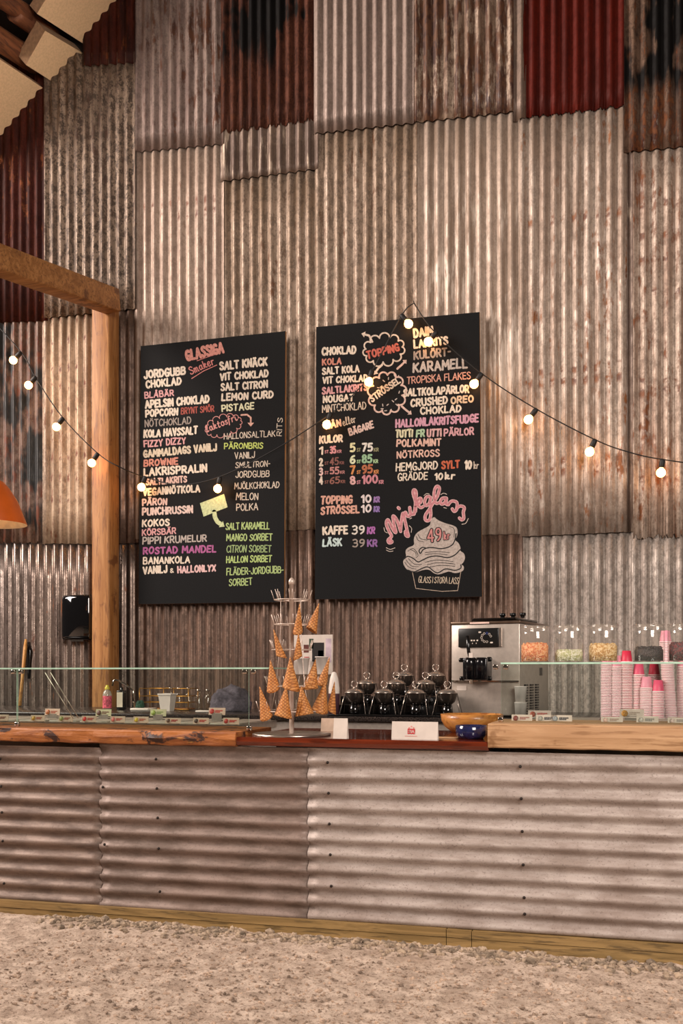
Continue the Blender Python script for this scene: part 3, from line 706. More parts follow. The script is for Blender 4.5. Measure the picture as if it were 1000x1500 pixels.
# looping brush script drawn as one line per letter (crop of 560,700 at x7.14)
b.at(560, 700, 7.143)
SCR = [[(80, 650), (100, 670), (70, 680), (60, 650), (95, 610), (70, 560), (40, 480), (60, 440), (110, 540), (140, 570), (120, 480), (110, 400), (150, 440), (190, 560)],
       [(190, 540), (200, 440), (215, 370), (235, 450), (260, 560), (270, 610), (245, 600), (240, 560)], [(165, 312), (175, 322)],
       [(225, 400), (240, 360), (260, 400), (290, 390), (285, 310), (300, 380), (325, 375)],
       [(330, 380), (345, 260), (320, 160), (330, 125), (352, 150), (350, 240), (345, 350)], [(350, 270), (385, 215), (405, 225), (395, 260), (365, 280), (400, 310), (425, 300)],
       [(490, 195), (460, 200), (440, 250), (455, 290), (490, 265), (505, 205), (500, 290), (505, 390), (485, 445), (450, 440), (450, 390), (490, 330), (530, 260)],
       [(530, 265), (575, 190), (595, 110), (570, 88), (545, 130), (540, 210), (560, 265), (590, 260)],
       [(665, 210), (625, 215), (605, 250), (620, 275), (650, 260), (670, 215), (665, 270), (690, 280)],
       [(690, 275), (720, 245), (755, 245), (780, 265), (775, 330), (750, 350), (730, 325)],
       [(775, 320), (810, 295), (855, 310), (845, 360), (850, 420), (830, 440), (805, 420)]]
for col, w, lf, nm in (('#e6b9b4', 34, 0, 'script_outline'), ('#d07f86', 23, .0005, 'script_lettering')):
    m = MB()
    for q in SCR: b.stroke(m, curve(q), w, lf)
    b.out(m, col, nm)
m = MB()
for q in ([(40, 730), (80, 748), (130, 732)], [(40, 755), (75, 770), (110, 765)], [(830, 485), (870, 475), (898, 425)], [(435, 185), (460, 165), (490, 170)], [(610, 175), (640, 160), (672, 172)], [(280, 500), (305, 530), (300, 570)], [(15, 520), (25, 560), (50, 575)], [(285, 430), (305, 420)], [(640, 310), (670, 318)]):
    b.stroke(m, curve(q), 6)
b.out(m, '#d9c6b6', 'accent_strokes')
# ------------------------------------------------------------------ serving counter front
SC = {}
def counter_mat(name, c1, c2, seed):
    n = NT(name); L = (seed*2.1, seed, seed*1.7)
    a = n.noise(n.mapping((.35, 1, 1.2), L), 11, 6, .65); f = n.noise(n.mapping((1, 1, 1), L), 90, 4, .7); big = n.noise(n.mapping((.7, 1, 1), L), 2.2, 4, .6)
    col = n.mix(n.ramp(a, .38, .64), lin(c1), lin(c2))
    col = n.mix(n.ramp(f, .54, .68, 0, .45), col, lin('#4a3a32'))
    col = n.mix(n.ramp(big, .52, .7, 0, .35), col, lin('#6b5345'))
    n.bump(n.math('ADD', n.math('MULTIPLY', f, .6), a), .22, .006)
    return n.done(col, n.ramp(a, .3, .7, .5, .7), .2)
sc_root = thing('serving_counter', 'long serving counter faced with horizontal galvanised corrugated sheets', 'counter', (P(500, 1340, FRONT_Y).x, FRONT_Y, 0))
so = sc_root.location.copy()
M_screw = plain('screw_head', '#2a221e', .5, .6)
def front_panel(pxl, pxr, lay, mat, ph, screws, lip, name='corrugated_panel'):
    xa, xb = P(pxl, 1300, FRONT_Y).x, P(pxr, 1300, FRONT_Y).x
    y = FRONT_Y-lay*.004
    zb0, zb1 = P(0, 1317, FRONT_Y).z, P(1000, 1381, FRONT_Y).z; X0, X1 = P(0, 1317, FRONT_Y).x, P(1000, 1381, FRONT_Y).x
    nz = 130; nx = max(6, int((xb-xa)/.06)); top = lip-.005; A_ = .0115
    vs = []; fs = []
    for j in range(nz+1):
        for i in range(nx+1):
            x = xa+(xb-xa)*i/nx; zb = zb0+(zb1-zb0)*(x-X0)/(X1-X0); z = zb+(top-zb)*j/nz
            edge = .004*noise.noise((z*9, lay, 2)) if i == 0 else 0
            yy = y-A_*sin(2*pi*(z-zb)/PITCH+ph)+.004*noise.noise((x*1.1, z*2, lay))+.0015*noise.noise((x*7, z*7, lay))
            if i == 0: yy -= .002
            vs.append((x+edge, yy, z))
    w = nx+1
    for j in range(nz):
        for i in range(nx): fs.append((j*w+i, j*w+i+1, (j+1)*w+i+1, (j+1)*w+i))
    m = MB(); m.add(vs, fs, 0, True); p = m.build(name, mat, sc_root, so)
    s = p.modifiers.new('thickness', 'SOLIDIFY'); s.thickness = .0012; s.offset = -1
    for px, rows in screws:
        for py in rows:
            c = P(px+(py-1200)*.03, py, y-A_-.002)
            k = MB(); k.lathe([(0, .006), (.004, .006), (.0065, .003), (.0075, 0)], c, 10, 0, True, Matrix.Rotation(pi/2, 4, 'X'))
            k.build('screw', M_screw, p, so)
    return p
front_panel(-230, 149.5, 0, counter_mat('galvanised_brown', '#857165', '#64534a', 1), .4, [(3, (1112, 1152, 1190, 1232, 1294))], P(-40, 1087, FRONT_Y-.045).z-.012)
front_panel(148, 453.5, 1, counter_mat('galvanised_brown_mid', '#87746a', '#67564c', 2), .9, [(231, (1112, 1155, 1198, 1243, 1306)), (152, (1153, 1237))], P(530, 1096, FRONT_Y-.04).z-.001)
front_panel(452, 1240, 2, counter_mat('galvanised_pale', '#b0a39b', '#93857c', 3), .2, [(482, (1117, 1162, 1207, 1252, 1298)), (764, (1123, 1170, 1218, 1267, 1315, 1339))], P(530, 1096, FRONT_Y-.04).z-.001)
m = MB(); m.box((P(-230, 1300, FRONT_Y).x, FRONT_Y+.02, 0), (P(1240, 1300, FRONT_Y).x, FRONT_Y+.06, .88))
m.build('inner_board', plain('counter_inner', '#2a1d15', .8), sc_root, so)
M_sill = wood_mat('green_timber', '#97794a', '#7c6238', '#4b3a20', axis=0, scale=8, seed=4)
def sill(pxl, pxr, t, bt):
    a, b_ = P(pxl, t[0], FRONT_Y-.035), P(pxr, t[1], FRONT_Y-.035)
    m = MB(); vs = []
    poly = [(a.x, FRONT_Y-.035, -.03), (b_.x, FRONT_Y-.035, -.03), (b_.x, FRONT_Y-.035, b_.z), (a.x, FRONT_Y-.035, a.z)]
    cut = .036
    m.prism([Vector(p) for p in poly[:2]]+[Vector(poly[2])-Vector((0, 0, cut+.003)), Vector(poly[3])-Vector((0, 0, cut+.003))], (0, .055, 0)); m.build('base_board', M_sill, sc_root, so, bevel=.003)
    m = MB(); dy = Vector((0, -.004, 0))
    m.prism([Vector(poly[3])+dy-Vector((0, 0, cut)), Vector(poly[2])+dy-Vector((0, 0, cut)), Vector(poly[2])+dy, Vector(poly[3])+dy], (0, .055, 0)); return m.build('base_plank', M_sill, sc_root, so, bevel=.003)
sill(-230, 653, (1303, 1361), 0); sill(654, 690, (1361, 1364), 0); sill(691, 1240, (1364, 1401), 0)

# ------------------------------------------------------------------ worktops on the counter
def slab(name, label, pxl, pxr, top, bot, yf, yb, mat, wob=0, seed=0):
    a, b_ = P(pxl, top, yf), P(pxr, top, yf); zt = (a.z+b_.z)/2 if top < 1e5 else 0
    zb = P((pxl+pxr)/2, bot, yf).z
    n = 60; vs = []; fs = []; r = random.Random(seed)
    for i in range(n+1):
        x = a.x+(b_.x-a.x)*i/n
        o1 = wob*noise.noise((x*5, seed, 0)); o2 = wob*1.6*noise.noise((x*7, seed, 4)); o3 = wob*.5*noise.noise((x*9, seed, 9))
        for yy, z in ((yf+.004+o1*.4, zt), (yf-o1*.3, zt-.006), (yf-.004+o2, (zt+zb)/2), (yf+.002+o1, zb+.006+o3), (yf+.008, zb+o3), (yb, zb), (yb, zt)): vs.append((x, yy, z))
    for i in range(n):
        for k in range(7): fs.append((i*7+k, i*7+(k+1) % 7, (i+1)*7+(k+1) % 7, (i+1)*7+k))
    fs += [tuple(range(7)), tuple(n*7+k for k in reversed(range(7)))]
    m = MB(); m.add(vs, fs)
    o = m.build(name, mat, None, ((a.x+b_.x)/2, yf, zb)); return tag(o, label, 'worktop'), zt
def live_edge():
    n = NT('live_edge_wood')
    g = n.noise(n.mapping((.12, 1, 1.6)), 14, 6, .65, 1.5); p = n.noise(n.mapping((.9, 1, 1.3), (3, 0, 1)), 7, 5, .6, .8)
    col = n.mix(n.ramp(g, .35, .65), lin('#a9662f'), lin('#7d431d'))
    col = n.mix(n.ramp(p, .54, .60), col, lin('#351a10')); col = n.mix(n.ramp(g, .62, .75, 0, .8), col, lin('#d29447'))
    n.bump(n.math('ADD', g, p), .5, .012)
    return n.done(col, .5, 0)
_, ZL = slab('wooden_worktop', 'live-edged orange brown wooden worktop at the left end of the counter', -230, 345, 1067, 1087, FRONT_Y-.045, FRONT_Y+.45, live_edge(), .012, 1)
_, ZM = slab('wooden_worktop', 'thin glossy red brown worktop in the middle of the counter', 346, 715, 1083, 1096, FRONT_Y-.04, FRONT_Y+.80, wood_mat('red_varnished', '#6e2b14', '#56200f', '#381409', axis=0, scale=7, rough=.16, seed=6, coat=.3, bump=.05), .001, 2)
M_block = wood_mat('pale_timber', '#b8916a', '#a67e58', '#7f5834', axis=0, scale=6, seed=9, knots=.3)
_, ZR = slab('wooden_worktop', 'thick pale timber worktop at the right end of the counter', 714, 1240, 1064, 1101, FRONT_Y-.05, FRONT_Y+.45, M_block, .004, 3)

# ------------------------------------------------------------------ ice cream freezers behind the counter front, and the long back counter
M_steel = plain('brushed_steel', '#b3a79d', .28, .9, .08, 40)
M_chrome = plain('chrome', '#cfc6bd', .08, 1.0, .03)
M_white = plain('white_enamel', '#cfc5ba', .4, 0, .05)
M_black = plain('black_plastic', '#0c0b0b', .22, 0, .1)
M_gran = plain('dark_speckled_stone', '#2c2522', .25, 0, .9, 190)
def freezer(label, pxl, pxr, zt):
    y0, y1 = FRONT_Y+.46, FRONT_Y+1.05
    xa, xb = P(pxl, 1060, y0).x, P(pxr, 1060, y0).x
    t = thing('ice_cream_freezer', label, 'freezer', ((xa+xb)/2, (y0+y1)/2, 0)); o = t.location.copy()
    m = MB(); m.rbox((xa, y0, 0), (xb, y1, zt-.05), .01, 2); m.build('body', M_white, t, o)
    m = MB(); m.box((xa, y0, zt-.05), (xb, y1, zt-.008)); m.build('rim', M_steel, t, o)
    n = max(3, int((xb-xa)/.2)); w = (xb-xa)/n
    for i in range(n):
        m = MB(); m.rbox((xa+w*i+.012, y0+.04, zt-.012), (xa+w*(i+1)-.012, y1-.06, zt), .004, 2)
        m.build('tub_lid', plain('lid_grey', '#a29689', .45, 0, .15), t, o)
    return t
freezer('pale ice cream freezer behind the left glass screen', -230, 350, ZL+.015)
freezer('pale ice cream freezer behind the right glass screen', 745, 1240, ZR-.01)
ZB = 1.02; BY0, BY1 = 5.86, 6.915
bx0, bx1 = P(-260, 1040, BY0).x, P(1150, 1040, BY0).x
bc = thing('back_counter', 'long dark speckled back counter with steel front against the wall', 'counter', ((bx0+bx1)/2, BY0, 0)); o = bc.location.copy()
m = MB(); m.rbox((bx0, BY0-.02, ZB-.03), (bx1, BY1, ZB), .004, 2); m.build('worktop', M_gran, bc, o)
m = MB(); m.box((bx0, BY0+.01, ZB-.10), (bx1, BY0+.05, ZB-.031)); m.build('steel_rail', plain('satin_steel', '#a89c92', .4, .3, .08, 40), bc, o)
m = MB(); m.box((bx0, BY0+.03, .1), (bx1, BY0+.07, ZB-.101)); m.build('front', M_black, bc, o)
for x in (bx0+.05, -3.2, -2.2, -1.2, -.3, bx1-.1):
    m = MB(); m.box((x, BY0+.071, 0), (x+.05, BY1-.02, ZB-.031)); m.build('side_panel', M_black, bc, o)

# ------------------------------------------------------------------ glass screens
M_glass = glass_mat('clear_glass', '#f4f8f5', .05)
M_edge = plain('glass_edge_green', '#a9c9b4', .15, 0, .1, 20)
M_gshelf = glass_mat('shelf_glass', '#eaf3ee', .06)
def pane(root, lo, hi, o, name='glass_pane', edge=True, mat=None):
    m = MB(); m.box(lo, hi); p = m.build(name, [mat or M_glass, M_edge], root, o)
    d = [hi[i]-lo[i] for i in range(3)]; thin = d.index(min(d))
    if edge:
        for f in p.data.polygons:
            if abs(f.normal[thin]) < .5: f.material_index = 1
    return p
def clamp(root, c, o):
    m = MB(); m.rbox((c[0]-.012, c[1]-.012, c[2]-.012), (c[0]+.012, c[1]+.012, c[2]+.012), .005, 3); m.build('clamp', M_chrome, root, o)
GY_ = FRONT_Y+.10
def screen(label, pxs, toppx, ztop_px, zbot, sl, y_front):
    xs = [P(p, 1000, y_front).x for p in pxs]; zt = P(toppx, ztop_px, y_front-.02).z
    t = thing('glass_counter_screen', label, 'glass screen', (xs[0], y_front, zbot)); o = t.location.copy()
    for a, b_ in zip(xs[:-1], xs[1:]):
        pane(t, (a+.003, y_front, zbot), (b_-.003, y_front+.006, zt-.008), o, 'front_pane')
    a, b_ = P(sl[0], 975, y_front-.02).x, P(sl[1], 975, y_front-.02).x
    pane(t, (a, y_front-.02, zt-.008), (b_, y_front+.26, zt), o, 'top_shelf', True, M_gshelf)
    for x in xs:
        for dx in (-.024, .024):
            clamp(t, (x+dx, y_front+.003, zt-.021), o)
        clamp(t, (x, y_front+.003, zbot+.0125), o)
    return t, zt
gl, ZSL = screen('clear glass screen with green edged shelf on the left worktop', (-200, 25, 365), 180, 978, ZL, (-230, 393), GY_)
gr, ZSR = screen('clear glass screen with jar shelf on the right worktop', (733, 1230), 860, 970, ZR, (733, 1240), GY_)
o = gl.location.copy()
for dx in (0, 8):       # two slanting braces inside the left screen
    p, q = P(66+dx, 985, GY_+.13), P(107+dx, 1052, GY_+.13)
    q.z = max(q.z, ZL+.002)
    m = MB(); m.tube([p, q], .0025, 8); m.build('brace', plain('pale_metal', '#cdbcae', .3, .5), gl, o)
# ------------------------------------------------------------------ flavour tags behind the glass
M_card = plain('tag_card', '#cdb09b', .7, 0, .08)
M_cardg = plain('tag_card_green', '#b5b08c', .7, 0, .08)
M_holder = plain('tag_holder', '#9a8f86', .3, .3)
def flavour_tag(px, py, y, zbase, w, h, dot, textc, label, card=None):
    c = P(px, py, y)
    t = thing('flavour_tag', label, 'flavour tag', (c.x, y, zbase), 0, 'flavour tags in the glass screens')
    lean = Matrix.Rotation(-.14, 4, 'X')
    ztop = c.z+h/2-zbase; zlo = max(.004, c.z-h/2-zbase)
    if ztop-zlo < .03: ztop = zlo+.035
    m = MB(); m.box((-w/2, -.001, zlo), (w/2, .001, ztop), 0, lean); m.build('card', card or M_card, t)
    m = MB(); m.box((-w*.3, .002, 0), (w*.3, .028, .004)); m.box((-w*.3, .0015, 0), (w*.3, .004, zlo+.01)); m.build('holder', M_holder, t)
    r = (ztop-zlo)*.36; m = MB(); m.lathe([(0, .0045), (r*.6, .0038), (r*.92, .002), (r, 0)], (-w*.30, -.001-.14*(zlo+ztop)/2*-1*0, (zlo+ztop)/2), 16, 0, True, lean @ Matrix.Rotation(pi/2, 4, 'X'))
    for v in m.v: v.y = v.y+.14*v.z*1.0-.0012
    m.build('flavour_picture', plain('flavour_'+dot.strip('#'), dot, .5, 0, .35, 160), t)
    m = MB(); rr = random.Random(px)
    for row, f in ((.60, .85), (.40, .6)):
        x = -w*.10; z = zlo+(ztop-zlo)*row
        while x < -w*.10+w*.48*f:
            l = rr.uniform(.004, .008); m.box((x, -.0016, z-.0035), (x+l*.75, -.0012, z+.0035), 0, lean); x += l
    m.build('print', plain('tag_print_'+textc.strip('#'), textc, .7), t)
    return t
yF, yB = FRONT_Y+.30, FRONT_Y+.72
zl = ZL+.0155; zr = ZR-.0095
front = [(2, '#b9733f', '#7a4a3a', 'pale flavour tag cut by the left picture edge, first of the front row'),
 (55, '#b5852a', '#a0503a', 'flavour tag with an ochre dot right of the left glass edge, front row'),
 (96, '#8a8a4a', '#a05a44', 'flavour tag with a dull green dot at the foot of the slanting braces'),
 (130, '#c4302a', '#b04a40', 'flavour tag with a bright red dot, front row of the left screen'),
 (172, '#c86a62', '#b3463e', 'flavour tag with a pink dot below the soap bottle'),
 (206, '#c9a93a', '#b0604a', 'flavour tag with a yellow dot below the dark label bottle'),
 (253, '#5a3a2c', '#a03a34', 'flavour tag with a dark brown dot below the white tub'),
 (294, '#4a3228', '#b03a30', 'flavour tag with a near black dot below the wire basket'),
 (338, '#a8332a', '#b8322a', 'flavour tag with a deep red dot, last in front row beside the cone stand')]
for px, d, tc, lb in front: flavour_tag(px, 1057, yF, zl, .092, .040, d, tc, lb)
back = [(76, 1043, '#b0602c', '#a8523c', 'flavour tag with an orange brown dot, back row above the slanting braces', None),
 (151, 1044, '#5c3426', '#6a4034', 'flavour tag with a chocolate dot, back row in front of the pink soap bottle', M_cardg),
 (231, 1044, '#8a9a42', '#7c8a50', 'greenish flavour tag with a green dot, back row in front of the white tub', M_cardg),
 (317, 1042, '#b5352c', '#b8322a', 'flavour tag with a red dot, back row in front of the grey cloth', None)]
for px, py, d, tc, lb, cd in back: flavour_tag(px, py, yB, zl, .105, .042, d, tc, lb, cd)
M_cardp = plain('tag_card_pale', '#d6c3b8', .7, 0, .08)
for px, py, d, tc, lb in ((764, 1057, '#7a3a34', '#a8706a', 'pale flavour tag with a dark red dot at the left end of the right screen'),
 (800, 1057, '#9a9088', '#4a4450', 'pale flavour tag with a grey dot and dark print, right screen front row'),
 (822, 1057, '#8d8d92', '#3c3a44', 'pale flavour tag with a silver dot below the pale green jar'),
 (896, 1056, '#c9a59a', '#b09488', 'washed out flavour tag in front of the pink cup stacks, left one'),
 (948, 1057, '#b0a49c', '#8a8480', 'washed out flavour tag below the liquorice jar, front row'),
 (994, 1057, '#c2a8a2', '#9a8a86', 'washed out flavour tag at the right picture edge')):
    flavour_tag(px, py, yF, zr, .10, .040, d, tc, lb, M_cardp)
for px, py, d, tc, lb in ((790, 1047, '#a2503c', '#c0605a', 'pale flavour tag with a red brown dot in front of the machine vents'),
 (925, 1045, '#b9823a', '#a89488', 'pale flavour tag with an orange dot leaning on the pink cups')):
    flavour_tag(px, py, yB, zr, .12, .046, d, tc, lb, M_cardp)

# ------------------------------------------------------------------ waffle cone stand
def waffle():
    n = NT('waffle')
    v = n.mapping(); g = n.noise(v, 30, 4)
    w1 = n.wave(n.mapping((1, 1, 1), rot=(0, .6, 0)), 26, 0, 0, 1, 'Z'); w2 = n.wave(n.mapping((1, 1, 1), rot=(0, -.75, 0)), 26, 0, 0, 1, 'Z')
    k = n.math('MAXIMUM', n.ramp(w1, .65, .95), n.ramp(w2, .65, .95))
    col = n.mix(n.ramp(g, .3, .7), lin('#c07a3a'), lin('#d39556')); col = n.mix(n.math('MULTIPLY', k, .7), col, lin('#864a1b'))
    n.bump(k, .6, .003)
    return n.done(col, .6, 0)
M_waffle = waffle()
pole = G(427, 1077, ZM); pole.z = ZM; PS = FPX/(pole-Vector((0,0,EYE))).dot(Vector((-SA, CA, 0)))     # px per metre at the pole
RT, FW = Vector((CA, SA, 0)), Vector((-SA, CA, 0))
stand = thing('cone_stand', 'pale metal stand with tiers of prongs holding waffle cones', 'cone stand', pole)
def zrow(py): return EYE+(HORIZON-py)/PS-pole.z
M_pale = plain('pale_painted_metal', '#cdb9ab', .35, .3, .06)
m = MB(); m.lathe([(0, .012), (.19, .012), (.2, .009), (.2, 0), (0, 0)], n=40); m.build('base', M_steel, stand)
m = MB(); m.lathe([(.255-.004, 0), (.255, .004), (.251, .008), (.215, .008), (.211, .004), (.215, 0)], n=44) ; 
m = MB(); m.lathe([(.012, .012), (.012, zrow(856)), (.015, zrow(856)), (.016, zrow(851)), (.008, zrow(847)), (0, zrow(846))], n=16); m.build('pole', M_pale, stand)
TIERS = [(879, .088, 8), (915, .088, 8), (952, .10, 8), (1005, .125, 8), (1041, .165, 10)]
for k, (py, r, n) in enumerate(TIERS):
    z = zrow(py); m = MB(); m.ring((0, 0, z), r, .0028)
    for a in (.4, 2.5, 4.6): m.tube([(0, 0, z), (r*cos(a), r*sin(a), z)], .002, 6)
    ring = m.build('tier_ring', M_pale, stand)
    for i in range(n):
        a = 2*pi*i/n+.3+k*.2; d = Vector((cos(a), sin(a), 0)); tq = Vector((-sin(a), cos(a), 0)); c = d*r+Vector((0, 0, z))
        p = MB(); p.tube([c-tq*.007, c-tq*.009+d*.016+Vector((0, 0, .05))], .0014, 6); p.tube([c+tq*.007, c+tq*.009+d*.016+Vector((0, 0, .05))], .0014, 6)
        p.build('prong', M_pale, ring)
for a in (2.6, 5.6):
    m = MB(); m.tube([(.088*cos(a), .088*sin(a), zrow(879)), (.088*cos(a), .088*sin(a), zrow(915)), (.10*cos(a), .10*sin(a), zrow(952)), (.125*cos(a), .125*sin(a), zrow(1005)), (.165*cos(a), .165*sin(a), zrow(1041))], .0022, 8)
    m.build('upright', M_pale, stand)
def cone_mesh(r, L, seed):
    n = 28; rows = 14; vs = []; fs = []
    for j in range(rows+1):
        t = j/rows
        for i in range(n+1):
            a = 2*pi*i/n+.9*t; rr = r*(1-t)**1.0*(1+.07*i/n)+.0012; zlow = .012*cos(a-1.0)-.006
            vs.append((rr*cos(a), rr*sin(a), zlow*(1-t)+L*t))
    for j in range(rows):
        for i in range(n): fs.append((j*(n+1)+i, j*(n+1)+i+1, (j+1)*(n+1)+i+1, (j+1)*(n+1)+i))
    m = MB(); m.add(vs, fs, 0, True)
    return m
cones = [((558, 250), (540, 468), 'slim waffle cone standing upright on the second tier of the stand', 36), ((708, 245), (650, 455), 'slim waffle cone tilted to the right on the second tier of the stand', 44),
 ((345, 455), (405, 672), 'slim waffle cone leaning left alone on the third tier', 36), ((550, 480), (540, 680), 'slim waffle cone in front of the picture card on the third tier', 34),
 ((320, 705), (340, 935), 'waffle cone at the left end of the fourth tier', 50), ((485, 680), (490, 928), 'broad waffle cone in front of the pole on the fourth tier', 68),
 ((685, 700), (640, 932), 'waffle cone right of the pole on the fourth tier, below the white cups', 62), ((795, 680), (735, 885), 'narrow waffle cone tilted far right on the fourth tier', 38),
 ((235, 920), (285, 1162), 'waffle cone at the left end of the lowest tier', 50), ((455, 915), (430, 1160), 'broad waffle cone left of the pole on the lowest tier', 68),
 ((575, 915), (600, 1142), 'broad waffle cone right of the pole on the lowest tier', 72), ((765, 870), (720, 1105), 'waffle cone tilted right on the lowest tier, second from its right end', 62),
 ((835, 880), (808, 1118), 'narrow waffle cone at the right end of the lowest tier', 38)]
tier_r = [.088, .088, .1, .1, .125, .125, .125, .125, .165, .165, .165, .165, .165]
for k, ((tx, ty), (bx, by), lb, wpx) in enumerate(cones):
    tpx, tpy, bpx, bpy_ = 340+tx/5.555, 840+ty/5.555, 340+bx/5.555, 840+by/5.555
    dx = (bpx-427)/PS; r = tier_r[k]
    # how far the cone stands out towards the viewer from the pole
    nearv = sqrt(max(.0009, r*r-dx*dx))
    sc_ = 1/PS*(1-nearv*PS/FPX)
    base = RT*dx*(1-nearv*PS/FPX)+(-FW)*nearv+Vector((0, 0, EYE+(HORIZON-bpy_)*sc_))
    L0 = Vector(((tpx-bpx)*sc_, (bpy_-tpy)*sc_)).length
    if k in (7, 12, 2): out = .02
    else: out = .035*nearv/r
    axis = (RT*(tpx-bpx)*sc_+(-FW)*out+Vector((0, 0, (bpy_-tpy)*sc_)))
    rad = wpx/5.555*sc_*1.02
    m = cone_mesh(rad, axis.length, k)
    c = m.build('waffle_cone', M_waffle); so_ = c.modifiers.new('thickness', 'SOLIDIFY'); so_.thickness = .0018
    tag(c, lb, 'waffle cone', 'waffle cones on the stand')
    c.location = (pole.x+base.x, pole.y+base.y, base.z)
    q = axis.to_track_quat('Z', 'Y'); e = q.to_matrix() @ Matrix.Rotation(k*1.7, 3, 'Z'); c.rotation_euler = e.to_euler()

# cards standing on the middle worktop
M_paper = plain('white_paper', '#c8bbb0', .75, 0, .05)
def card(name, label, pxl, pxr, pyt, pyb, z, mat, depth=.05):
    b_ = G((pxl+pxr)/2, pyb, z); a = G(pxl, pyb, z); c = G(pxr, pyb, z)
    h = P((pxl+pxr)/2, pyt, b_.y).z-z; w = (c-a).length
    t = thing(name, label, 'card', (b_.x, b_.y, z), YAW*.0)
    m = MB(); m.box((-w/2, 0, 0), (w/2, .0015, h), 0, Matrix.Rotation(-.18, 4, 'X')); m.build('front', mat, t)
    m = MB(); m.box((-w/2, 0, 0), (w/2, .0015, h*1.0), 0, Matrix.Translation((0, 2*h*sin(.18), 0)) @ Matrix.Rotation(.18, 4, 'X')); m.build('back', mat, t)
    return t, w, h
card('tent_card', 'small blank white folded card right of the cone stand base', 487, 508, 1052, 1082, ZM, M_paper)
card('tent_card', 'small brownish folded card behind the white one by the cone stand', 469, 489, 1052, 1071, ZM, plain('brown_card', '#b79c88', .8))
t, w, h = card('sign_card', 'wide white tent card with a small red logo in front of the kettles', 572, 641, 1057, 1083, ZM, M_paper)
M_red = plain('logo_red', '#b3242a', .6)
lean = Matrix.Rotation(-.18, 4, 'X')
m = MB(); zc = h*.46; x0_ = -w*.07
m.box((x0_-.018, -.0012, zc-.014), (x0_+.018, -.0006, zc+.012), 0, lean); m.build('logo_square', M_red, t)
m = MB()
for dx, dz in ((-.011, .016), (0, .022), (.011, .016)): m.box((x0_+dx-.003, -.0012, zc+dz-.003), (x0_+dx+.003, -.0006, zc+dz+.003), 0, lean)
m.build('logo_crown', plain('logo_pink', '#c9776c', .6), t)
def small_text(txt, x, z, hh, w_, mat, root, lean, lift=.0016, name='lettering'):
    m = MB(); gs = [glyph(c) for c in txt]; tot = sum(g[0] for g in gs)+.3*(len(gs)-1); u = 0; k = w_/tot
    for gw, st in gs:
        for q in st:
            for i in range(len(q)-1):
                a = Vector((x+(u+q[i][0])*k, 0, z+q[i][1]*hh)); b_ = Vector((x+(u+q[i+1][0])*k, 0, z+q[i+1][1]*hh)); d = (b_-a)
                if d.length < 1e-6: continue
                d.normalize(); nn = Vector((-d.z, 0, d.x))*hh*.10; a -= d*hh*.08; b_ += d*hh*.08
                m.add([lean @ (p+Vector((0, -lift, 0))) for p in (a-nn, b_-nn, b_+nn, a+nn)], [(0, 1, 2, 3)])
        u += gw+.3
    return m.build(name, mat, root)
small_text('SIA', x0_-.013, zc-.008, .013, .026, M_paper, t, lean)
m = MB()
for i in range(9): m.box((x0_-.03+i*.0068, -.001, zc-.026), (x0_-.03+i*.0068+.004, -.0006, zc-.022), 0, lean)
m.build('small_print', plain('logo_pink', '#c9776c', .6), t)

# ------------------------------------------------------------------ wooden bowl and blue bowl
M_bowl = wood_mat('bowl_wood', '#c98a45', '#ab6a2d', '#7a4319', axis=0, scale=6, rough=.4, seed=12, coat=.2)
c = G(690, 1073, ZM); s_ = FPX/(c-Vector((0,0,EYE))).dot(FW); R = 46/s_
m = MB(); m.lathe([(0, .006), (R*.55, .006), (R*.6, 0), (R*.62, 0), (R*.86, .03), (R*.97, .062), (R, .098), (R*.965, .098), (R*.92, .06), (R*.8, .034), (R*.5, .014), (0, .012)], n=44)
o = m.build('wooden_bowl', M_bowl); o.location = (c.x, c.y+.02, ZM); tag(o, 'turned honey brown wooden bowl left of the thick timber worktop', 'bowl')
c = G(688, 1083, ZM); s_ = FPX/(c-Vector((0,0,EYE))).dot(FW); R = 23/s_
m = MB(); m.lathe([(0, .004), (R*.7, .004), (R*.74, 0), (R*.78, 0), (R*.97, .02), (R, .064), (R*.96, .066), (R*.92, .02), (R*.6, .01), (0, .009)], n=40)
o = m.build('blue_bowl', plain('blue_glaze', '#1c1f40', .12, 0, .3, 30, coat=.5)); o.location = (c.x, c.y+.035, ZM); tag(o, 'small dark blue glazed bowl in front of the wooden bowl', 'bowl')
c = G(650, 1082, ZM); m = MB(); m.rbox((-.07, -.035, 0), (.07, .035, .005), .002, 2)
o = m.build('wooden_board', M_block); o.location = (c.x, c.y+.04, ZM); tag(o, 'thin pale wooden board lying left of the blue bowl', 'board')

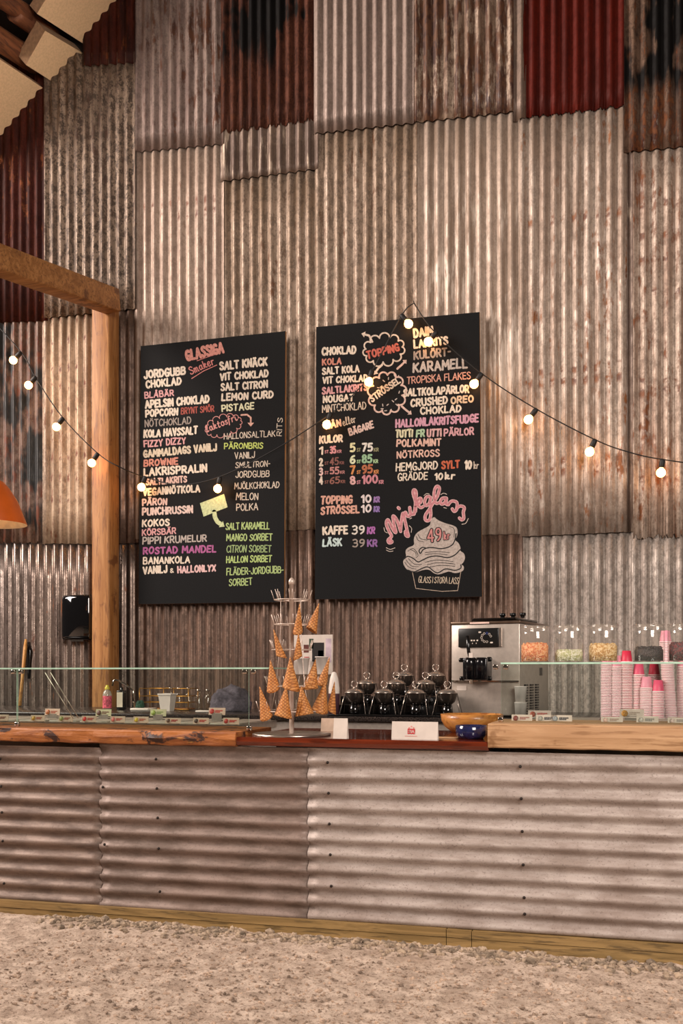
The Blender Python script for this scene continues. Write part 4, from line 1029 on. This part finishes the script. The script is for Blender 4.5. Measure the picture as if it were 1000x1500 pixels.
# ------------------------------------------------------------------ topping kettles on a black stepped rack
M_pot = plain('black_glaze', '#0b0a0a', .10, 0, .1, coat=.5)
M_lid = plain('steel_lid', '#bdb0a5', .25, .85, .05)
def kettle():
    t = thing('topping_kettle', 'x', 'kettle', (0, 0, 0), 0, 'topping kettles on the black rack')
    R = .058
    m = MB(); m.lathe([(0, .062), (.028, .064), (.046, .080), (.054, .104), (R-.001, .128), (R, .132), (R-.004, .132), (R-.006, .125), (.042, .085), (0, .070)], n=28); m.build('bowl', plain('dark_steel', '#5d534c', .22, .85, .1), t)
    m = MB(); m.lathe([(0, .004), (.030, .004), (.034, .012), (.030, .060), (0, .0615)], n=24); m.build('burner_cup', M_pot, t)
    m = MB(); m.ring((0, 0, .133), R+.001, .0035); rim = m.build('rim', M_lid, t)
    m = MB(); m.lathe([(R-.002, .135), (R-.006, .141), (.045, .149), (.026, .155), (.01, .158), (0, .159)], n=28)
    m.lathe([(.012, .157), (.010, .161), (.005, .164), (.006, .167), (0, .168)], n=14); lid = m.build('lid', M_lid, t)
    m = MB(); m.ring((0, 0, .184), .020, .003, 'y', 20, 7); m.build('ring_handle', M_lid, lid)
    for sx in (-1, 1):
        m = MB(); m.tube([(sx*.083, -.045, .002), (sx*.058, -.012, .130), (sx*.058, .012, .130), (sx*.083, .045, .002)], .0024, 7); m.build('stand_leg', M_lid, t)
    return t
K0 = kettle()
yk = BY0+.075
tiers = [(0, 0), (.14, .055), (.28, .105)]
xa, xb = P(484, 1050, yk).x, P(654, 1050, yk).x
t = thing('stepped_rack', 'black stepped rack under the topping kettles', 'rack', ((xa+xb)/2, yk, ZB)); w = (xb-xa)/2
for i, (dy, dz) in enumerate(tiers):
    m = MB(); m.rbox((-w, dy-.068, .001), (w, dy+.068, .012+dz), .004, 2); m.build('step', M_black, t)
rest = [(519, 0, 'topping kettle at the left end of the front row'), (562.5, 0, 'second topping kettle from the left in the front row'), (608.5, 0, 'third topping kettle in the front row, behind the white sign card'), (655, 0, 'front row topping kettle beside the steel machine, half hidden by it'),
        (537, 1, 'topping kettle in the middle row above the front left one'), (580, 1, 'topping kettle in the middle of the middle row'), (623, 1, 'topping kettle at the right end of the middle row'),
        (592, 2, 'highest topping kettle at the back, left of two'), (638, 2, 'highest topping kettle at the back, right of two, beside the machine')]
for i, (px, row, lb) in enumerate(rest):
    y = yk+tiers[row][0]; loc = (P(px, 1010, y).x, y, ZB+.0125+tiers[row][1])
    if i == 0: K0.location = loc; K0['label'] = lb
    else: dup(K0, loc, 0, lb)
# ------------------------------------------------------------------ soft ice machine
mc = P(709, 1050, BY0+.09)
MR = radians(-11); D_ = (mc-Vector((0,0,EYE))).dot(FW); PM = FPX/D_
W_, H_, DP = 106/PM, 136/PM, .60
mach = thing('soft_ice_machine', 'brushed steel soft ice machine with black nozzle and side vents on the back counter', 'ice cream machine', (mc.x, mc.y+.03, ZB+.001), MR)
def mz(py): return EYE+(HORIZON-py)/PM-ZB
def mx(px): return (px-709)/PM
HT = mz(914)
m = MB(); m.rbox((-W_/2, 0, .012), (W_/2, DP, HT), .006, 2); body = m.build('body', plain('machine_steel', '#b9ada2', .36, .5, .06, 30), mach)
m = MB(); m.rbox((-W_/2-.004, -.006, HT), (W_/2+.004, DP+.004, HT+.016), .004, 2); m.build('top_frame', plain('machine_top', '#6d5a4c', .3, .7), mach)
m = MB(); m.rbox((mx(683), .05, HT+.016), (mx(752), DP-.1, HT+.040), .012, 3); hop = m.build('hopper_lid', M_black, mach)
for x in (mx(726), mx(742), mx(757)):
    m = MB(); m.lathe([(.012, 0), (.012, .012), (.019, .014), (.019, .030), (0, .032)], (x, .12, HT+.038), 14); m.build('lid_knob', M_black, hop)
for sx in (-1, 1):
    for y in (.06, DP-.06):
        m = MB(); m.lathe([(0, .013), (.02, .013), (.02, 0), (0, 0)], (sx*(W_/2-.04), y, 0), 12); m.build('foot', M_black, mach)
fz = mz(998)
m = MB(); m.box((-W_/2+.004, -.012, mz(999)), (W_/2-.004, -.0005, mz(997))); m.build('front_seam', M_chrome, mach)
m = MB(); m.rbox((mx(668), -.012, mz(948)), (mx(731), -.0005, mz(920)), .005, 2); cp = m.build('control_panel', plain('panel_black', '#11100f', .3), mach)
m = MB(); m.box((mx(731)+.001, -.010, mz(947)), (mx(735), -.0005, mz(920))); m.build('panel_edge', M_steel, mach)
M_dial = plain('dial_print', '#c9bdb0', .5)
for i in range(9):
    a = i*2*pi/11+.3; m = MB(); m.ring((mx(712)+.030*cos(a), -.0135, mz(934)+.026*sin(a)), .006, .0012, 'y', 14, 5); m.build('dial_mark', M_dial if i != 2 else plain('dial_blue', '#3a4f9a', .5), cp)
m = MB()
for x in (681, 684, 688, 692, 697): m.box((mx(x), -.0128, mz(939)), (mx(x)+.010, -.012, mz(937)))
for x in (683, 690, 696): m.box((mx(x), -.0128, mz(943)), (mx(x)+.004, -.012, mz(941.5)))
m.box((mx(700), -.0128, mz(927)), (mx(704), -.012, mz(925))); m.box((mx(718), -.0128, mz(942.5)), (mx(722), -.012, mz(940.5)))
m.build('panel_print', M_dial, cp)
m = MB(); m.box((mx(686), -.0070, HT+.002), (mx(716), -.0062, HT+.012)); m.build('red_strip_label', plain('strip_pale', '#d3b3a6', .6), mach)
m = MB(); m.rbox((mx(683), -.10, mz(996)), (mx(720), -.001, mz(964)), .008, 2)
m.lathe([(.0, mz(964)+.002), (.03, mz(964)+.002), (.033, mz(964)-.03), (.033, mz(994)), (0, mz(996))], (mx(694), -.085, 0), 16); m.lathe([(.0, mz(964)+.002), (.03, mz(964)+.002), (.033, mz(964)-.03), (.033, mz(994)), (0, mz(996))], (mx(710), -.085, 0), 16)
nz_ = m.build('nozzle_block', plain('nozzle_black', '#0e0d10', .18, 0, .1), mach)
for x, py in ((676, 967), (677, 994), (719, 966), (719, 994)):
    m = MB(); m.lathe([(0, .014), (.012, .014), (.014, .008), (.014, -.008), (.012, -.014), (0, -.014)], (mx(x)+.004, -.05, mz(py)), 14, 0, True, Matrix.Rotation(pi/2, 4, 'Y')); m.build('wing_nut', M_black, nz_)
m = MB(); m.tube([(mx(695), -.105, mz(965)), (mx(695), -.125, mz(955)), (mx(693.5), -.128, mz(932))], [.008, .011, .012], 10); m.build('draw_handle', M_black, mach)
m = MB(); m.box((mx(696), -.134, mz(964)), (mx(702), -.120, mz(957))); m.build('handle_tag', M_paper, mach)
m = MB(); m.lathe([(.009, 0), (.012, .03), (.012, .035)], (mx(695), -.085, mz(1002)), 12); m.build('spout', M_chrome, nz_)
m = MB(); m.box((mx(665), -.0015, mz(1012)), (mx(680), -.0005, mz(1005))); m.build('sticker', M_paper, mach)
for r_ in range(13):
    for cidx in range(3):
        y = .08+cidx*.11; z = mz(1004)-r_*(mz(1004)-mz(1056))/13.5
        m = MB(); m.rbox((W_/2-.0005, y, z-.0055), (W_/2+.0015, y+.085, z+.0055), .0006, 1); m.build('vent_slot', M_black, body)
m = MB(); m.box((W_/2, .40, mz(990)), (W_/2+.001, .46, mz(978))); m.build('switch_plate', M_black, mach)
# clear drip tray lids in front
for px, lb in ((709, 'clear plastic lid on the counter at the foot of the steel machine'), (726, 'second clear plastic lid, right one at the foot of the steel machine')):
    m = MB(); m.lathe([(.036, 0), (.038, .004), (.033, .012), (.026, .026), (.012, .032), (0, .033)], n=20)
    o = m.build('plastic_lid', glass_mat('clear_plastic', '#f0f0ee', .10, .12, '#d8d0c8')); p_ = P(px, 1050, BY0+.03); o.location = (p_.x, BY0+.025, ZB+.001); tag(o, lb, 'dish')
# stack of white tubs between glass and machine
m = MB(); m.lathe([(0, .002), (.03, 0), (.036, .09), (.038, .092), (.036, .094), (0, .094)], n=24)
p_ = P(762, 1045, BY0+.03)
for k in range(2):
    o = m.build('plastic_tub', plain('tub_white', '#c9c2bb', .5, 0, .05)) if k == 0 else o.copy()
    if k: COL.objects.link(o)
    o.location = (p_.x, BY0+.04, ZB+.001+k*.0945); tag(o, ('lower', 'upper')[k]+' white plastic tub stacked in front of the machine side', 'tub', 'white tubs')

# ------------------------------------------------------------------ jars on the right glass shelf
M_jar = glass_mat('jar_glass', '#fdfcfa', .07, .045, '#efe6dd')
jy = GY_+.10
def jar(label, first=None, px=0, w=45):
    x = P(px, 968, jy).x
    if first is not None: return dup(first, (x, jy, ZSR+.0006), 0, label)
    t = thing('glass_jar', label, 'jar', (x, jy, ZSR+.0006), 0, 'topping jars on the glass shelf')
    m = MB(); m.lathe([(0, 0), (.066, 0), (.070, .006), (.070, .142), (.066, .152), (.072, .160), (.072, .172), (.066, .172), (.067, .160)], n=32); m.build('jar_wall', M_jar, t)
    m = MB(); m.ring((0, 0, .172), .069, .0035, 'z', 32, 8); m.build('jar_rim', M_jar, t)
    return t
def sprinkle_mat(name, cs, scale=150):
    n = NT(name); v = n.n.new('ShaderNodeTexVoronoi'); v.inputs['Scale'].default_value = scale; n.link(n.mapping(), v.inputs['Vector'])
    sp = n.n.new('ShaderNodeSeparateColor'); n.link(v.outputs['Color'], sp.inputs[0])
    col = n.mix(n.ramp(sp.outputs[0], .3, .4), lin(cs[0]), lin(cs[1])); col = n.mix(n.ramp(sp.outputs[1], .65, .7), col, lin(cs[2]))
    n.bump(v.outputs['Distance'], .8, .004); return n.done(col, .55, 0)
jars = [(783, .62, ('#d98a4c', '#e2a878', '#c76a3a'), 'glass jar of orange sprinkles in front of the machine', 'orange sprinkles filling the jar in front of the machine', 'sprinkles'),
        (833, .36, ('#c3c39a', '#d6d4bc', '#a9ab78'), 'glass jar a third full of pale green crumbs', 'pale green crumbs in the second jar', 'crumbs'),
        (883, .58, ('#c9a264', '#dcc090', '#b0823f'), 'glass jar over half full of tan nut pieces', 'tan chopped nut pieces in the third jar', 'nut pieces'),
        (950, .42, ('#080505', '#0e0808', '#1c0d0f'), 'glass jar of black liquorice lumps beside the tall pink cups', 'black liquorice lumps in the fourth jar', 'liquorice'),
        (1001, .6, ('#4a1216', '#66181d', '#2e0c10'), 'glass jar of dark red crumbs at the right picture edge', 'dark red crumbs in the jar at the right edge', 'crumbs')]
J0 = None
for px, f, cs, lb, cl, cc in jars:
    j = jar(lb, J0, px); J0 = J0 or j
    rr = random.Random(px); m = MB(); hh = .128*f; n_ = 22
    for i in range(0, 1):
        m.lathe([(0, .0), (.0635, .0), (.0635, hh-.004), (.058, hh+.001)], n=28)
        vs = []
    top = [(0, hh+.006)]
    for ring_ in range(1, 6): top.append((.058*ring_/5, hh+.006*(1-ring_/5)+rr.uniform(-.003, .004)*(ring_ < 5)))
    m.lathe([(r_, z_) for r_, z_ in reversed(top)], n=28)
    for _ in range(60):
        a, q = rr.uniform(0, 6.28), .055*sqrt(rr.random()); m.ico((q*cos(a), q*sin(a), hh+.003), rr.uniform(.004, .008) if cc != 'liquorice' else rr.uniform(.008, .013), 1)
    o = m.build('candy_filling', sprinkle_mat('filling_'+str(px), cs)); o.location = (j.location.x, j.location.y, j.location.z+.0065); tag(o, cl, cc, kind='stuff')

# ------------------------------------------------------------------ stacks of pink paper cups
M_pink = plain('cup_pink', '#d8506f', .5, 0, .06); M_rim = plain('cup_rim', '#f0dcda', .5, 0, .04); M_pred = plain('cup_red', '#c22a44', .5, 0, .06); M_lpink = plain('cup_light_pink', '#e08fa0', .5, 0, .06)
def cup(mat, label, group):
    t = thing('paper_cup', label, 'paper cup', (0, 0, 0), 0, group)
    m = MB(); m.lathe([(.0325, .002), (.0325, .004), (.024, .068), (.023, .068), (.022, .064), (0, .064)], n=20); m.build('cup_wall', mat, t)
    m = MB(); m.ring((0, 0, .0035), .0335, .0034, 'z', 20, 6); m.build('rolled_rim', M_rim, t)
    return t
stacks = [(888.5, 958, 0, M_lpink, 'pink paper cup in the leftmost stack right of the bare wall', .0), (902.5, 960, 0, M_lpink, 'pink paper cup in the second stack from the left', .0),
          (917.5, 953, 0, M_pred, 'red topped paper cup in the stack rising behind the shelf between the jars', .0), (935, 972, .0, M_pink, 'pink paper cup in the wide stack below the liquorice jar', .0),
          (946.5, 990, -.05, M_lpink, 'pale pink paper cup in the short stack right of the wide one', 0), (958, 971, .10, M_pred, 'deep red paper cup in the dark stack behind the short front one', .0), (963.5, 996, -.06, M_pink, 'pink paper cup in the shortest front stack', .0),
          (982, 922, -.02, M_lpink, 'light pink paper cup in the tall leaning stack that rises above the shelf', -.028), (1000, 960, 0, M_lpink, 'pink paper cup in the stack at the right picture edge', .0)]
for si, (px, ptop, dy, mat, lb, leanx) in enumerate(stacks):
    y = BY0+.08+dy; base = P(px, 1052, y); zt = P(px, ptop, y).z
    n = max(3, int((zt-ZB-.068)/.0093)+1); g = 'paper cups, stack of the '+lb.split(' in the ')[1]
    c0 = cup(mat, lb, g); c0.location = (base.x, y, ZB+.001); rr = random.Random(si)
    for k in range(1, n):
        cc = dup(c0, (base.x+leanx*k/n+rr.uniform(-.0008, .0008), y+rr.uniform(-.0008, .0008), ZB+.001+k*.0093), rr.uniform(0, 6))

# ------------------------------------------------------------------ things behind the cone stand
yb = BY0+.10
def pxw(px0, px1, y): return P(px1, 1000, y).x-P(px0, 1000, y).x
x = P(455, 1000, yb).x; w = pxw(428, 484, yb); hb = P(455, 988, yb).z-ZB
t = thing('acrylic_box', 'clear acrylic display box behind the cone stand', 'display box', (x, yb, ZB+.001))
for lo, hi in (((-w/2, 0, 0), (w/2, .004, hb-.004)), ((-w/2, .13, 0), (w/2, .134, hb-.004)), ((-w/2, .0045, 0), (-w/2+.004, .1295, hb-.004)), ((w/2-.004, .0045, 0), (w/2, .1295, hb-.004)), ((-w/2, 0, hb-.0035), (w/2, .134, hb))):
    m = MB(); m.box(lo, hi); m.build('acrylic_panel', glass_mat('acrylic', '#efeae4', .06, .04, '#cfc4b8'), t)
zt = ZB+.001+hb
xl, xr = P(425, 950, yb+.11).x, P(487, 950, yb+.11).x; ztop = P(455, 930, yb+.11).z
t = thing('picture_card', 'pale picture card with dark bottle photo behind the cone stand', 'card', ((xl+xr)/2, yb+.11, zt+.0005)); w = xr-xl; h = ztop-zt
m = MB(); m.box((-w/2, 0, 0), (w/2, .004, h)); m.build('card', M_paper, t)
def rect(x0, x1, z0, z1, colr, nm): m = MB(); m.box((w*(x0-.5), -.001, h*z0), (w*(x1-.5), -.0004, h*z1)); m.build(nm, plain('print_'+colr.strip('#'), colr, .6, 0, .2), t)
rect(.32, .44, .55, .75, '#5a2a22', 'picture'); rect(.33, .45, .32, .44, '#a8282a', 'picture'); rect(.52, .80, .32, .80, '#17120f', 'bottle_picture'); rect(.66, .78, .4, .6, '#4b2338', 'picture'); rect(.45, .55, .65, .9, '#2b3f2c', 'picture'); rect(.04, .10, .35, .7, '#8a5a48', 'picture'); rect(.84, .97, .3, .9, '#bba7b0', 'picture')
M_cupw = plain('cup_white', '#d2c7bd', .5, 0, .04)
def wcup(px, hpx, label):
    s_ = PMY = FPX/((P(px, 980, yb+.05)-Vector((0,0,EYE))).dot(FW)); R = 9.5/s_; H = hpx/s_
    m = MB(); m.lathe([(0, .002), (R*.62, 0), (R*.66, .002), (R*.95, H*.94), (R*1.05, H*.95), (R*1.05, H), (R*.92, H), (R*.62, .006), (0, .006)], n=24)
    o = m.build('white_cup', M_cupw); o.location = (P(px, 980, yb+.05).x, yb+.05, zt+.0005); tag(o, label, 'paper cup', 'white cups on the acrylic box')
wcup(444, 24, 'white paper cup behind the cones, left one on the acrylic box'); wcup(471, 26, 'white paper cup behind the cones, right one on the acrylic box')
xb_ = P(490.5, 1040, yb+.02).x; s_ = FPX/((P(490, 1020, yb)-Vector((0,0,EYE))).dot(FW)); H = 64/s_; R = 8/s_
t = thing('squeeze_bottle', 'pale squeeze bottle with purple sauce beside the cones', 'bottle', (xb_, yb+.0, ZB+.001))
m = MB(); m.lathe([(0, 0), (R, .0), (R, H*.5)], n=20); m.build('sauce', plain('purple_sauce', '#4b3038', .4), t)
m = MB(); m.lathe([(R, H*.5), (R*1.02, H*.62), (R*.75, H*.85), (R*.4, H*.98), (0, H)], n=20); m.build('bottle_top', M_cupw, t)

# ------------------------------------------------------------------ things at the left of the back counter
ys = 6.42
def at_(px, y=ys): return P(px, 1040, y).x
SL = FPX/((P(190, 1020, ys)-Vector((0,0,EYE))).dot(FW))
t = thing('soap_bottle', 'clear soap bottle with pink label and yellow cap', 'bottle', (at_(157), ys, ZB+.001))
H = 36/SL; R = 6.5/SL
m = MB(); m.lathe([(0, 0), (R, .002), (R, H*.62), (R*.8, H*.74), (R*.45, H*.80), (R*.45, H*.84)], n=20); m.build('bottle', glass_mat('soap_plastic', '#f0eee8', .08, .35, '#d9d2c6'), t)
m = MB(); m.lathe([(R*1.015, H*.06), (R*1.015, H*.56)], n=20); m.build('label', plain('label_pink', '#d4596b', .6, 0, .45, 60), t)
m = MB(); m.lathe([(R*.5, H*.82), (R*.55, H*.9), (R*.35, H*.94), (R*.35, H), (0, H)], n=14); m.build('cap', plain('cap_yellow', '#c9b93c', .4), t)
t = thing('dark_bottle', 'dark square bottle with cream label below the tap', 'bottle', (at_(178), ys, ZB+.001)); H = 33/SL; w = 5.5/SL
m = MB(); m.rbox((-w, -w, 0), (w, w, H*.86), .006, 2); m.lathe([(w*.4, H*.85), (w*.4, H), (0, H)], n=14); m.build('bottle', M_black, t)
m = MB(); m.box((-w*.85, -w-.0012, H*.12), (w*.85, -w-.0003, H*.78)); m.build('label', plain('label_cream', '#c9bda6', .7), t)
t = thing('tap', 'arched chrome tap beside the bottles', 'tap', (at_(195, ys+.06), ys+.06, ZB+.001))
m = MB(); m.lathe([(.022, 0), (.022, .012), (.014, .018), (.014, .05), (0, .05)], n=16); m.build('base', M_chrome, t)
k = 1/SL; m = MB(); m.tube([(0, 0, .05), (0, 0, 27*k), (-4*k, 0, 31*k), (-12*k, -.01, 37*k), (-22*k, -.02, 43*k), (-27*k, -.025, 44*k), (-30*k, -.03, 41*k), (-31*k, -.03, 35*k)], .007, 10); m.build('spout', M_chrome, t)
t = thing('green_cloth', 'crumpled dark green cloth on a white tray by the tap', 'cloth', (at_(205, ys-.1), ys-.1, ZB+.022))
def lump(w, d, h, seed, n=3):
    m = MB(); bm = bmesh.new(); bmesh.ops.create_icosphere(bm, subdivisions=4, radius=1)
    for v in bm.verts:
        q = v.co.copy(); f = 1+.22*noise.noise(q*1.6+Vector((seed, 0, 0)))+.16*(1-2*abs(noise.noise(Vector((q.x*2.2, q.y*2.2, q.z*5))+Vector((0, seed, 0)))))+.05*noise.noise(q*9)
        v.co = Vector((q.x*w*f, q.y*d*f, max(-.0, (q.z+.35)*h*f*.75)))
    m.bm(bm); return m
lump(.03, .03, .045, 3).build('cloth', plain('green_cloth', '#1d4030', .9), t)
m = MB(); m.rbox((at_(197, ys-.1), ys-.17, ZB+.001), (at_(224, ys-.1), ys-.03, ZB+.02), .006, 2); o = m.build('white_tray', M_white, None, (at_(210, ys-.1), ys-.1, ZB+.001)); tag(o, 'shallow white tray under the green cloth', 'tray')
c = P(245, 1040, ys-.14); H = 25/SL; R = 14.5/SL
m = MB(); m.lathe([(0, .003), (R*.68, 0), (R*.92, H*.9), (R*1.0, H*.91), (R*1.0, H), (R*.9, H), (R*.64, .006), (0, .006)], n=4, smooth=False, M=Matrix.Rotation(pi/4, 4, 'Z'))
o = m.build('white_tub', M_cupw); o.location = (c.x, ys-.14, ZB+.001); tag(o, 'square white plastic tub in front of the brass wire basket', 'tub')
# brass wire basket with bottles
yw = ys+.12; xa, xb = P(212, 1020, yw).x, P(283, 1020, yw).x; k = 1/(FPX/((P(240, 1020, yw)-Vector((0,0,EYE))).dot(FW)))
t = thing('wire_basket', 'brass wire basket behind the white tub', 'basket', ((xa+xb)/2, yw, ZB+.001)); w = (xb-xa)/2; M_brass = plain('brass', '#a9772f', .3, .8)
m = MB()
for z in (.006, 11*k, 20*k, 31*k):
    m.tube([(-w, -.08, z), (w, -.08, z), (w, .08, z), (-w, .08, z)], .0028, 7, closed=True)
for x, y in ((-w, -.08), (w, -.08), (w, .08), (-w, .08), (0, -.08), (0, .08)): m.tube([(x, y, 0), (x, y, 31*k)], .0028, 7)
for i in range(9): m.tube([(-w+2*w*i/8, -.08, .006), (-w+2*w*i/8, .08, .006)], .002, 6)
m.build('wire_frame', M_brass, t)
m = MB(); m.box((-w+.004, -.076, .0085), (w-.004, .076, .012)); m.build('liner', plain('basket_liner', '#7a4a22', .7), t)
M_bot = glass_mat('bottle_glass', '#e6dfd4', .08, .06, '#bfae9c')
B0 = None
for px, y, zb_, lb in ((250, yw, ZB+.0135, 'small glass bottle in the wire basket, left of three'), (262, yw, ZB+.0135, 'small glass bottle in the wire basket, middle of three'), (276, yw, ZB+.0135, 'small glass bottle in the wire basket, right of three'), (291, yw-.02, ZB+.001, 'glass bottle on the counter just right of the wire basket'), (304, yw-.02, ZB+.001, 'glass bottle beside the grey cloth')):
    if B0 is None:
        B0 = thing('glass_bottle', lb, 'bottle', (0, 0, 0), 0, 'glass bottles by the wire basket')
        m = MB(); m.lathe([(0, 0), (.026, 0), (.027, .01), (.027, .085), (.016, .105), (.013, .13), (.016, .132), (.016, .138)], n=20); m.build('glass', M_bot, B0)
        m = MB(); m.lathe([(0, .139), (.015, .139), (.015, .146), (0, .147)], n=14); m.build('stopper', M_chrome, B0)
        b_ = B0
    else: b_ = dup(B0, (0, 0, 0), 0, lb)
    b_.location = (P(px, 1030, y).x, y, zb_)
o = lump(pxw(308, 362, ys-.1)/2*.95, .12, .15, 7).build('grey_cloth', plain('grey_purple_cloth', '#514a52', .95, 0, .25, 60)); o.location = (P(336, 1040, ys-.05).x, ys-.02, ZB+.001); tag(o, 'crumpled grey purple cloth on the back counter left of the cones', 'cloth')
m = MB(); m.rbox((-.05, -.03, 0), (.05, .03, .012), .005, 2); o = m.build('white_dish', M_cupw); o.location = (P(300, 1040, ys-.22).x, ys-.24, ZB+.001); tag(o, 'flat white dish left of the grey cloth', 'dish')
# brush hanging by its handle
tp, bt_ = P(38, 937, WALL_Y-.12), P(29, 1030, 6.75)
bt_.z = ZB+.008
t = thing('long_brush', 'wooden handled brush with black back leaning on the wall at far left', 'brush', (bt_.x, bt_.y, ZB+.001)); o = t.location.copy()
m = MB(); m.tube([bt_, bt_+(tp-bt_)*.5, tp-(tp-bt_)*.12, tp], [.012, .013, .016, .010], 10); m.build('handle', wood_mat('handle_wood', '#c09050', '#a87436', '#7a4f22', axis=2, seed=2), t, o)
sd = Vector((.035, 0, 0)); m = MB(); m.tube([tp+sd*.8-Vector((0, 0, .02)), tp+sd+Vector((.002, 0, -.10)), tp+sd*.9-Vector((.0, 0, .2)), tp+sd*.8-Vector((.0, 0, .32))], [.012, .024, .02, .012], 10); m.build('brush_back', M_black, t, o)

# ------------------------------------------------------------------ towel dispenser on the wall
yd = WALL_Y-.03; tl, br_ = P(89, 872, yd-.12), P(132, 937, yd-.12); w = (br_.x-tl.x)/2; h = tl.z-br_.z; c = Vector(((tl.x+br_.x)/2, yd, br_.z))
t = thing('towel_dispenser', 'glossy black paper towel dispenser on the wall beside the timber post', 'dispenser', c)
n = 24; vs = []; fs = []
prof = [(0, .0), (.03, .0), (.10, .35), (.12, .8), (.13, 1.0)]
pts = [(-w, 0)]+[(-w*cos(pi*i/n) if True else 0, -.10-.045*sin(pi*i/n)) for i in range(n+1)]+[(w, 0)]
zs = [(0, .80), (.03*h, .95), (.08*h, 1.0), (.92*h, 1.0), (.97*h, .95), (h, .86)]
N = len(pts)
for z, s_ in zs:
    for x, y in pts: vs.append((x*(.96+.04*s_), y*s_, z))
for j in range(len(zs)-1):
    for i in range(N-1): fs.append((j*N+i, j*N+i+1, (j+1)*N+i+1, (j+1)*N+i))
    fs.append((j*N+N-1, j*N, (j+1)*N, (j+1)*N+N-1))
fs += [tuple(range(N)), tuple((len(zs)-1)*N+i for i in range(N))]
m = MB(); m.add(vs, fs, 0, True); ob = m.build('housing', plain('gloss_black', '#08080a', .05, 0, .05, coat=.6), t)
m = MB(); m.box((-w*.45, -.10, -.012), (w*.45, -.02, -.0005)); m.build('outlet', M_chrome, t)
m = MB(); m.lathe([(0, 0), (.008, 0), (.009, .004), (0, .005)], (-w*.62, -.122, h*.38), 12, 0, True, Matrix.Rotation(pi/2, 4, 'X')); m.build('lock', M_chrome, t)

# ------------------------------------------------------------------ orange pendant lamp
yl = 5.0; c = P(-9, 768, yl); SLm = FPX/((c-Vector((0,0,EYE))).dot(FW)); R = 47/SLm
lamp = thing('pendant_lamp', 'orange cone shaped pendant lamp hanging at the left picture edge', 'lamp', c)
hh = 62/SLm
m = MB(); m.lathe([(R, 0), (R*.995, .004), (R*.72, hh*.55), (R*.46, hh*.86), (R*.30, hh), (R*.12, hh*1.06), (R*.11, hh*1.05), (R*.28, hh*.97), (R*.44, hh*.83), (R*.70, hh*.53), (R*.975, .004), (R, 0)], n=48)
sh = m.build('lamp_shade', [plain('shade_orange', '#c75a16', .4, 0, .05), plain('shade_inside', '#e8d3b0', .6)], lamp)
for f in sh.data.polygons:
    cc = f.center
    if f.normal.x*cc.x+f.normal.y*cc.y < 0: f.material_index = 1
m = MB(); m.lathe([(R*.13, hh*1.04), (R*.13, hh*1.3), (R*.06, hh*1.36), (0, hh*1.36)], n=16); m.build('socket', M_black, lamp)
m = MB(); m.tube([(0, 0, hh*1.35), (0, 0, 3.4)], .004, 7); m.build('cord', M_black, lamp)
m = MB(); m.ico((0, 0, hh*.50), .032, 3); m.tube([(0, 0, hh*.55), (0, 0, hh*1.03)], .014, 10); m.build('bulb', plain('bulb_glow', '#ffe2b0', .4, 0, 0, 5, '#ffc080', 9), lamp)

# ------------------------------------------------------------------ string of bulbs
M_cable = plain('cable_black', '#0d0b0a', .6); M_bulb = plain('string_bulb', '#ffdca8', .3, 0, 0, 5, '#ffae5a', 21)
BUL = [((52, 553), (41, 565)), ((92, 613), (82, 626)), ((143, 665), (135, 677)), ((213, 699), (207, 714)), ((322, 700), (318, 719)), ((484, 606), (478, 623)), ((545, 543), (541, 556)),
       ((588, 462), (597, 473)), ((639, 487), (631, 496)), ((705, 548), (699, 556)), ((785, 600), (778, 609)), ((871, 645), (866, 656)), ((970, 674), (968, 690)), ((30, 517), (23, 524))]
def soff(px): return WALL_Y-(.33 if px < 190 else .15+.0*px)
path = [(-40, 440), (28, 512), (52, 553), (92, 612), (143, 664), (175, 684), (210, 698), (262, 710), (320, 699), (400, 660), (484, 606), (520, 575), (545, 543), (588, 462), (606, 444), (637, 487), (705, 547), (785, 599), (871, 644), (920, 662), (970, 673), (1080, 686), (1150, 680)]
def cat(pts, k=6):
    out = []
    for i in range(len(pts)-1):
        p0, p1, p2, p3 = pts[max(0, i-1)], pts[i], pts[i+1], pts[min(len(pts)-1, i+2)]
        for j in range(k):
            t = j/k; out.append(.5*(2*p1+(p2-p0)*t+(2*p0-5*p1+4*p2-p3)*t*t+(3*p1-p0-3*p2+p3)*t**3))
    out.append(pts[-1]); return out
p3 = [P(x, y, soff(x)) for x, y in path]
left = cat(p3[:15]); right = cat(p3[14:])
st_o = P(606, 444, soff(606))
sl_ = thing('string_lights', 'black cable of warm round bulbs strung across the wall and boards', 'string lights', st_o)
m = MB(); m.tube(left+right[1:], .0042, 7); m.build('cable', M_cable, sl_, st_o)
m = MB(); m.tube([st_o+Vector((0, .13, .0)), st_o+Vector((0, .0, .004)), st_o+Vector((0, -.012, .012))], .004, 7); m.build('hook', M_cable, sl_, st_o)
for (sx, sy), (bx, by) in BUL:
    y = soff(sx); a = P(sx, sy, y); b_ = P(bx, by, y); d = b_-a; d.normalize(); s_ = FPX/((a-Vector((0,0,EYE))).dot(FW))
    L = (b_-a).length
    Lc = .052
    rot = d.to_track_quat('Z', 'Y').to_matrix().to_4x4()
    m = MB(); m.lathe([(0, -.008), (.012, -.008), (.017, .0), (.019, .012), (.019, Lc-.004), (.016, Lc), (0, Lc)], a, 14, 0, True, rot); so2 = m.build('socket', M_cable, sl_, st_o)
    R = .031; z0 = Lc
    prof = [(.012, z0-.004), (.013, z0+.006)]+[(R*sin(t), z0+.030+R*.92-R*cos(t)*1.0-.030+.004) for t in [pi*k/12 for k in range(2, 13)]]
    m = MB(); m.lathe(prof, a, 18, 0, True, rot); m.build('bulb', M_bulb, so2, None) if False else m.build('bulb', M_bulb, so2, st_o)
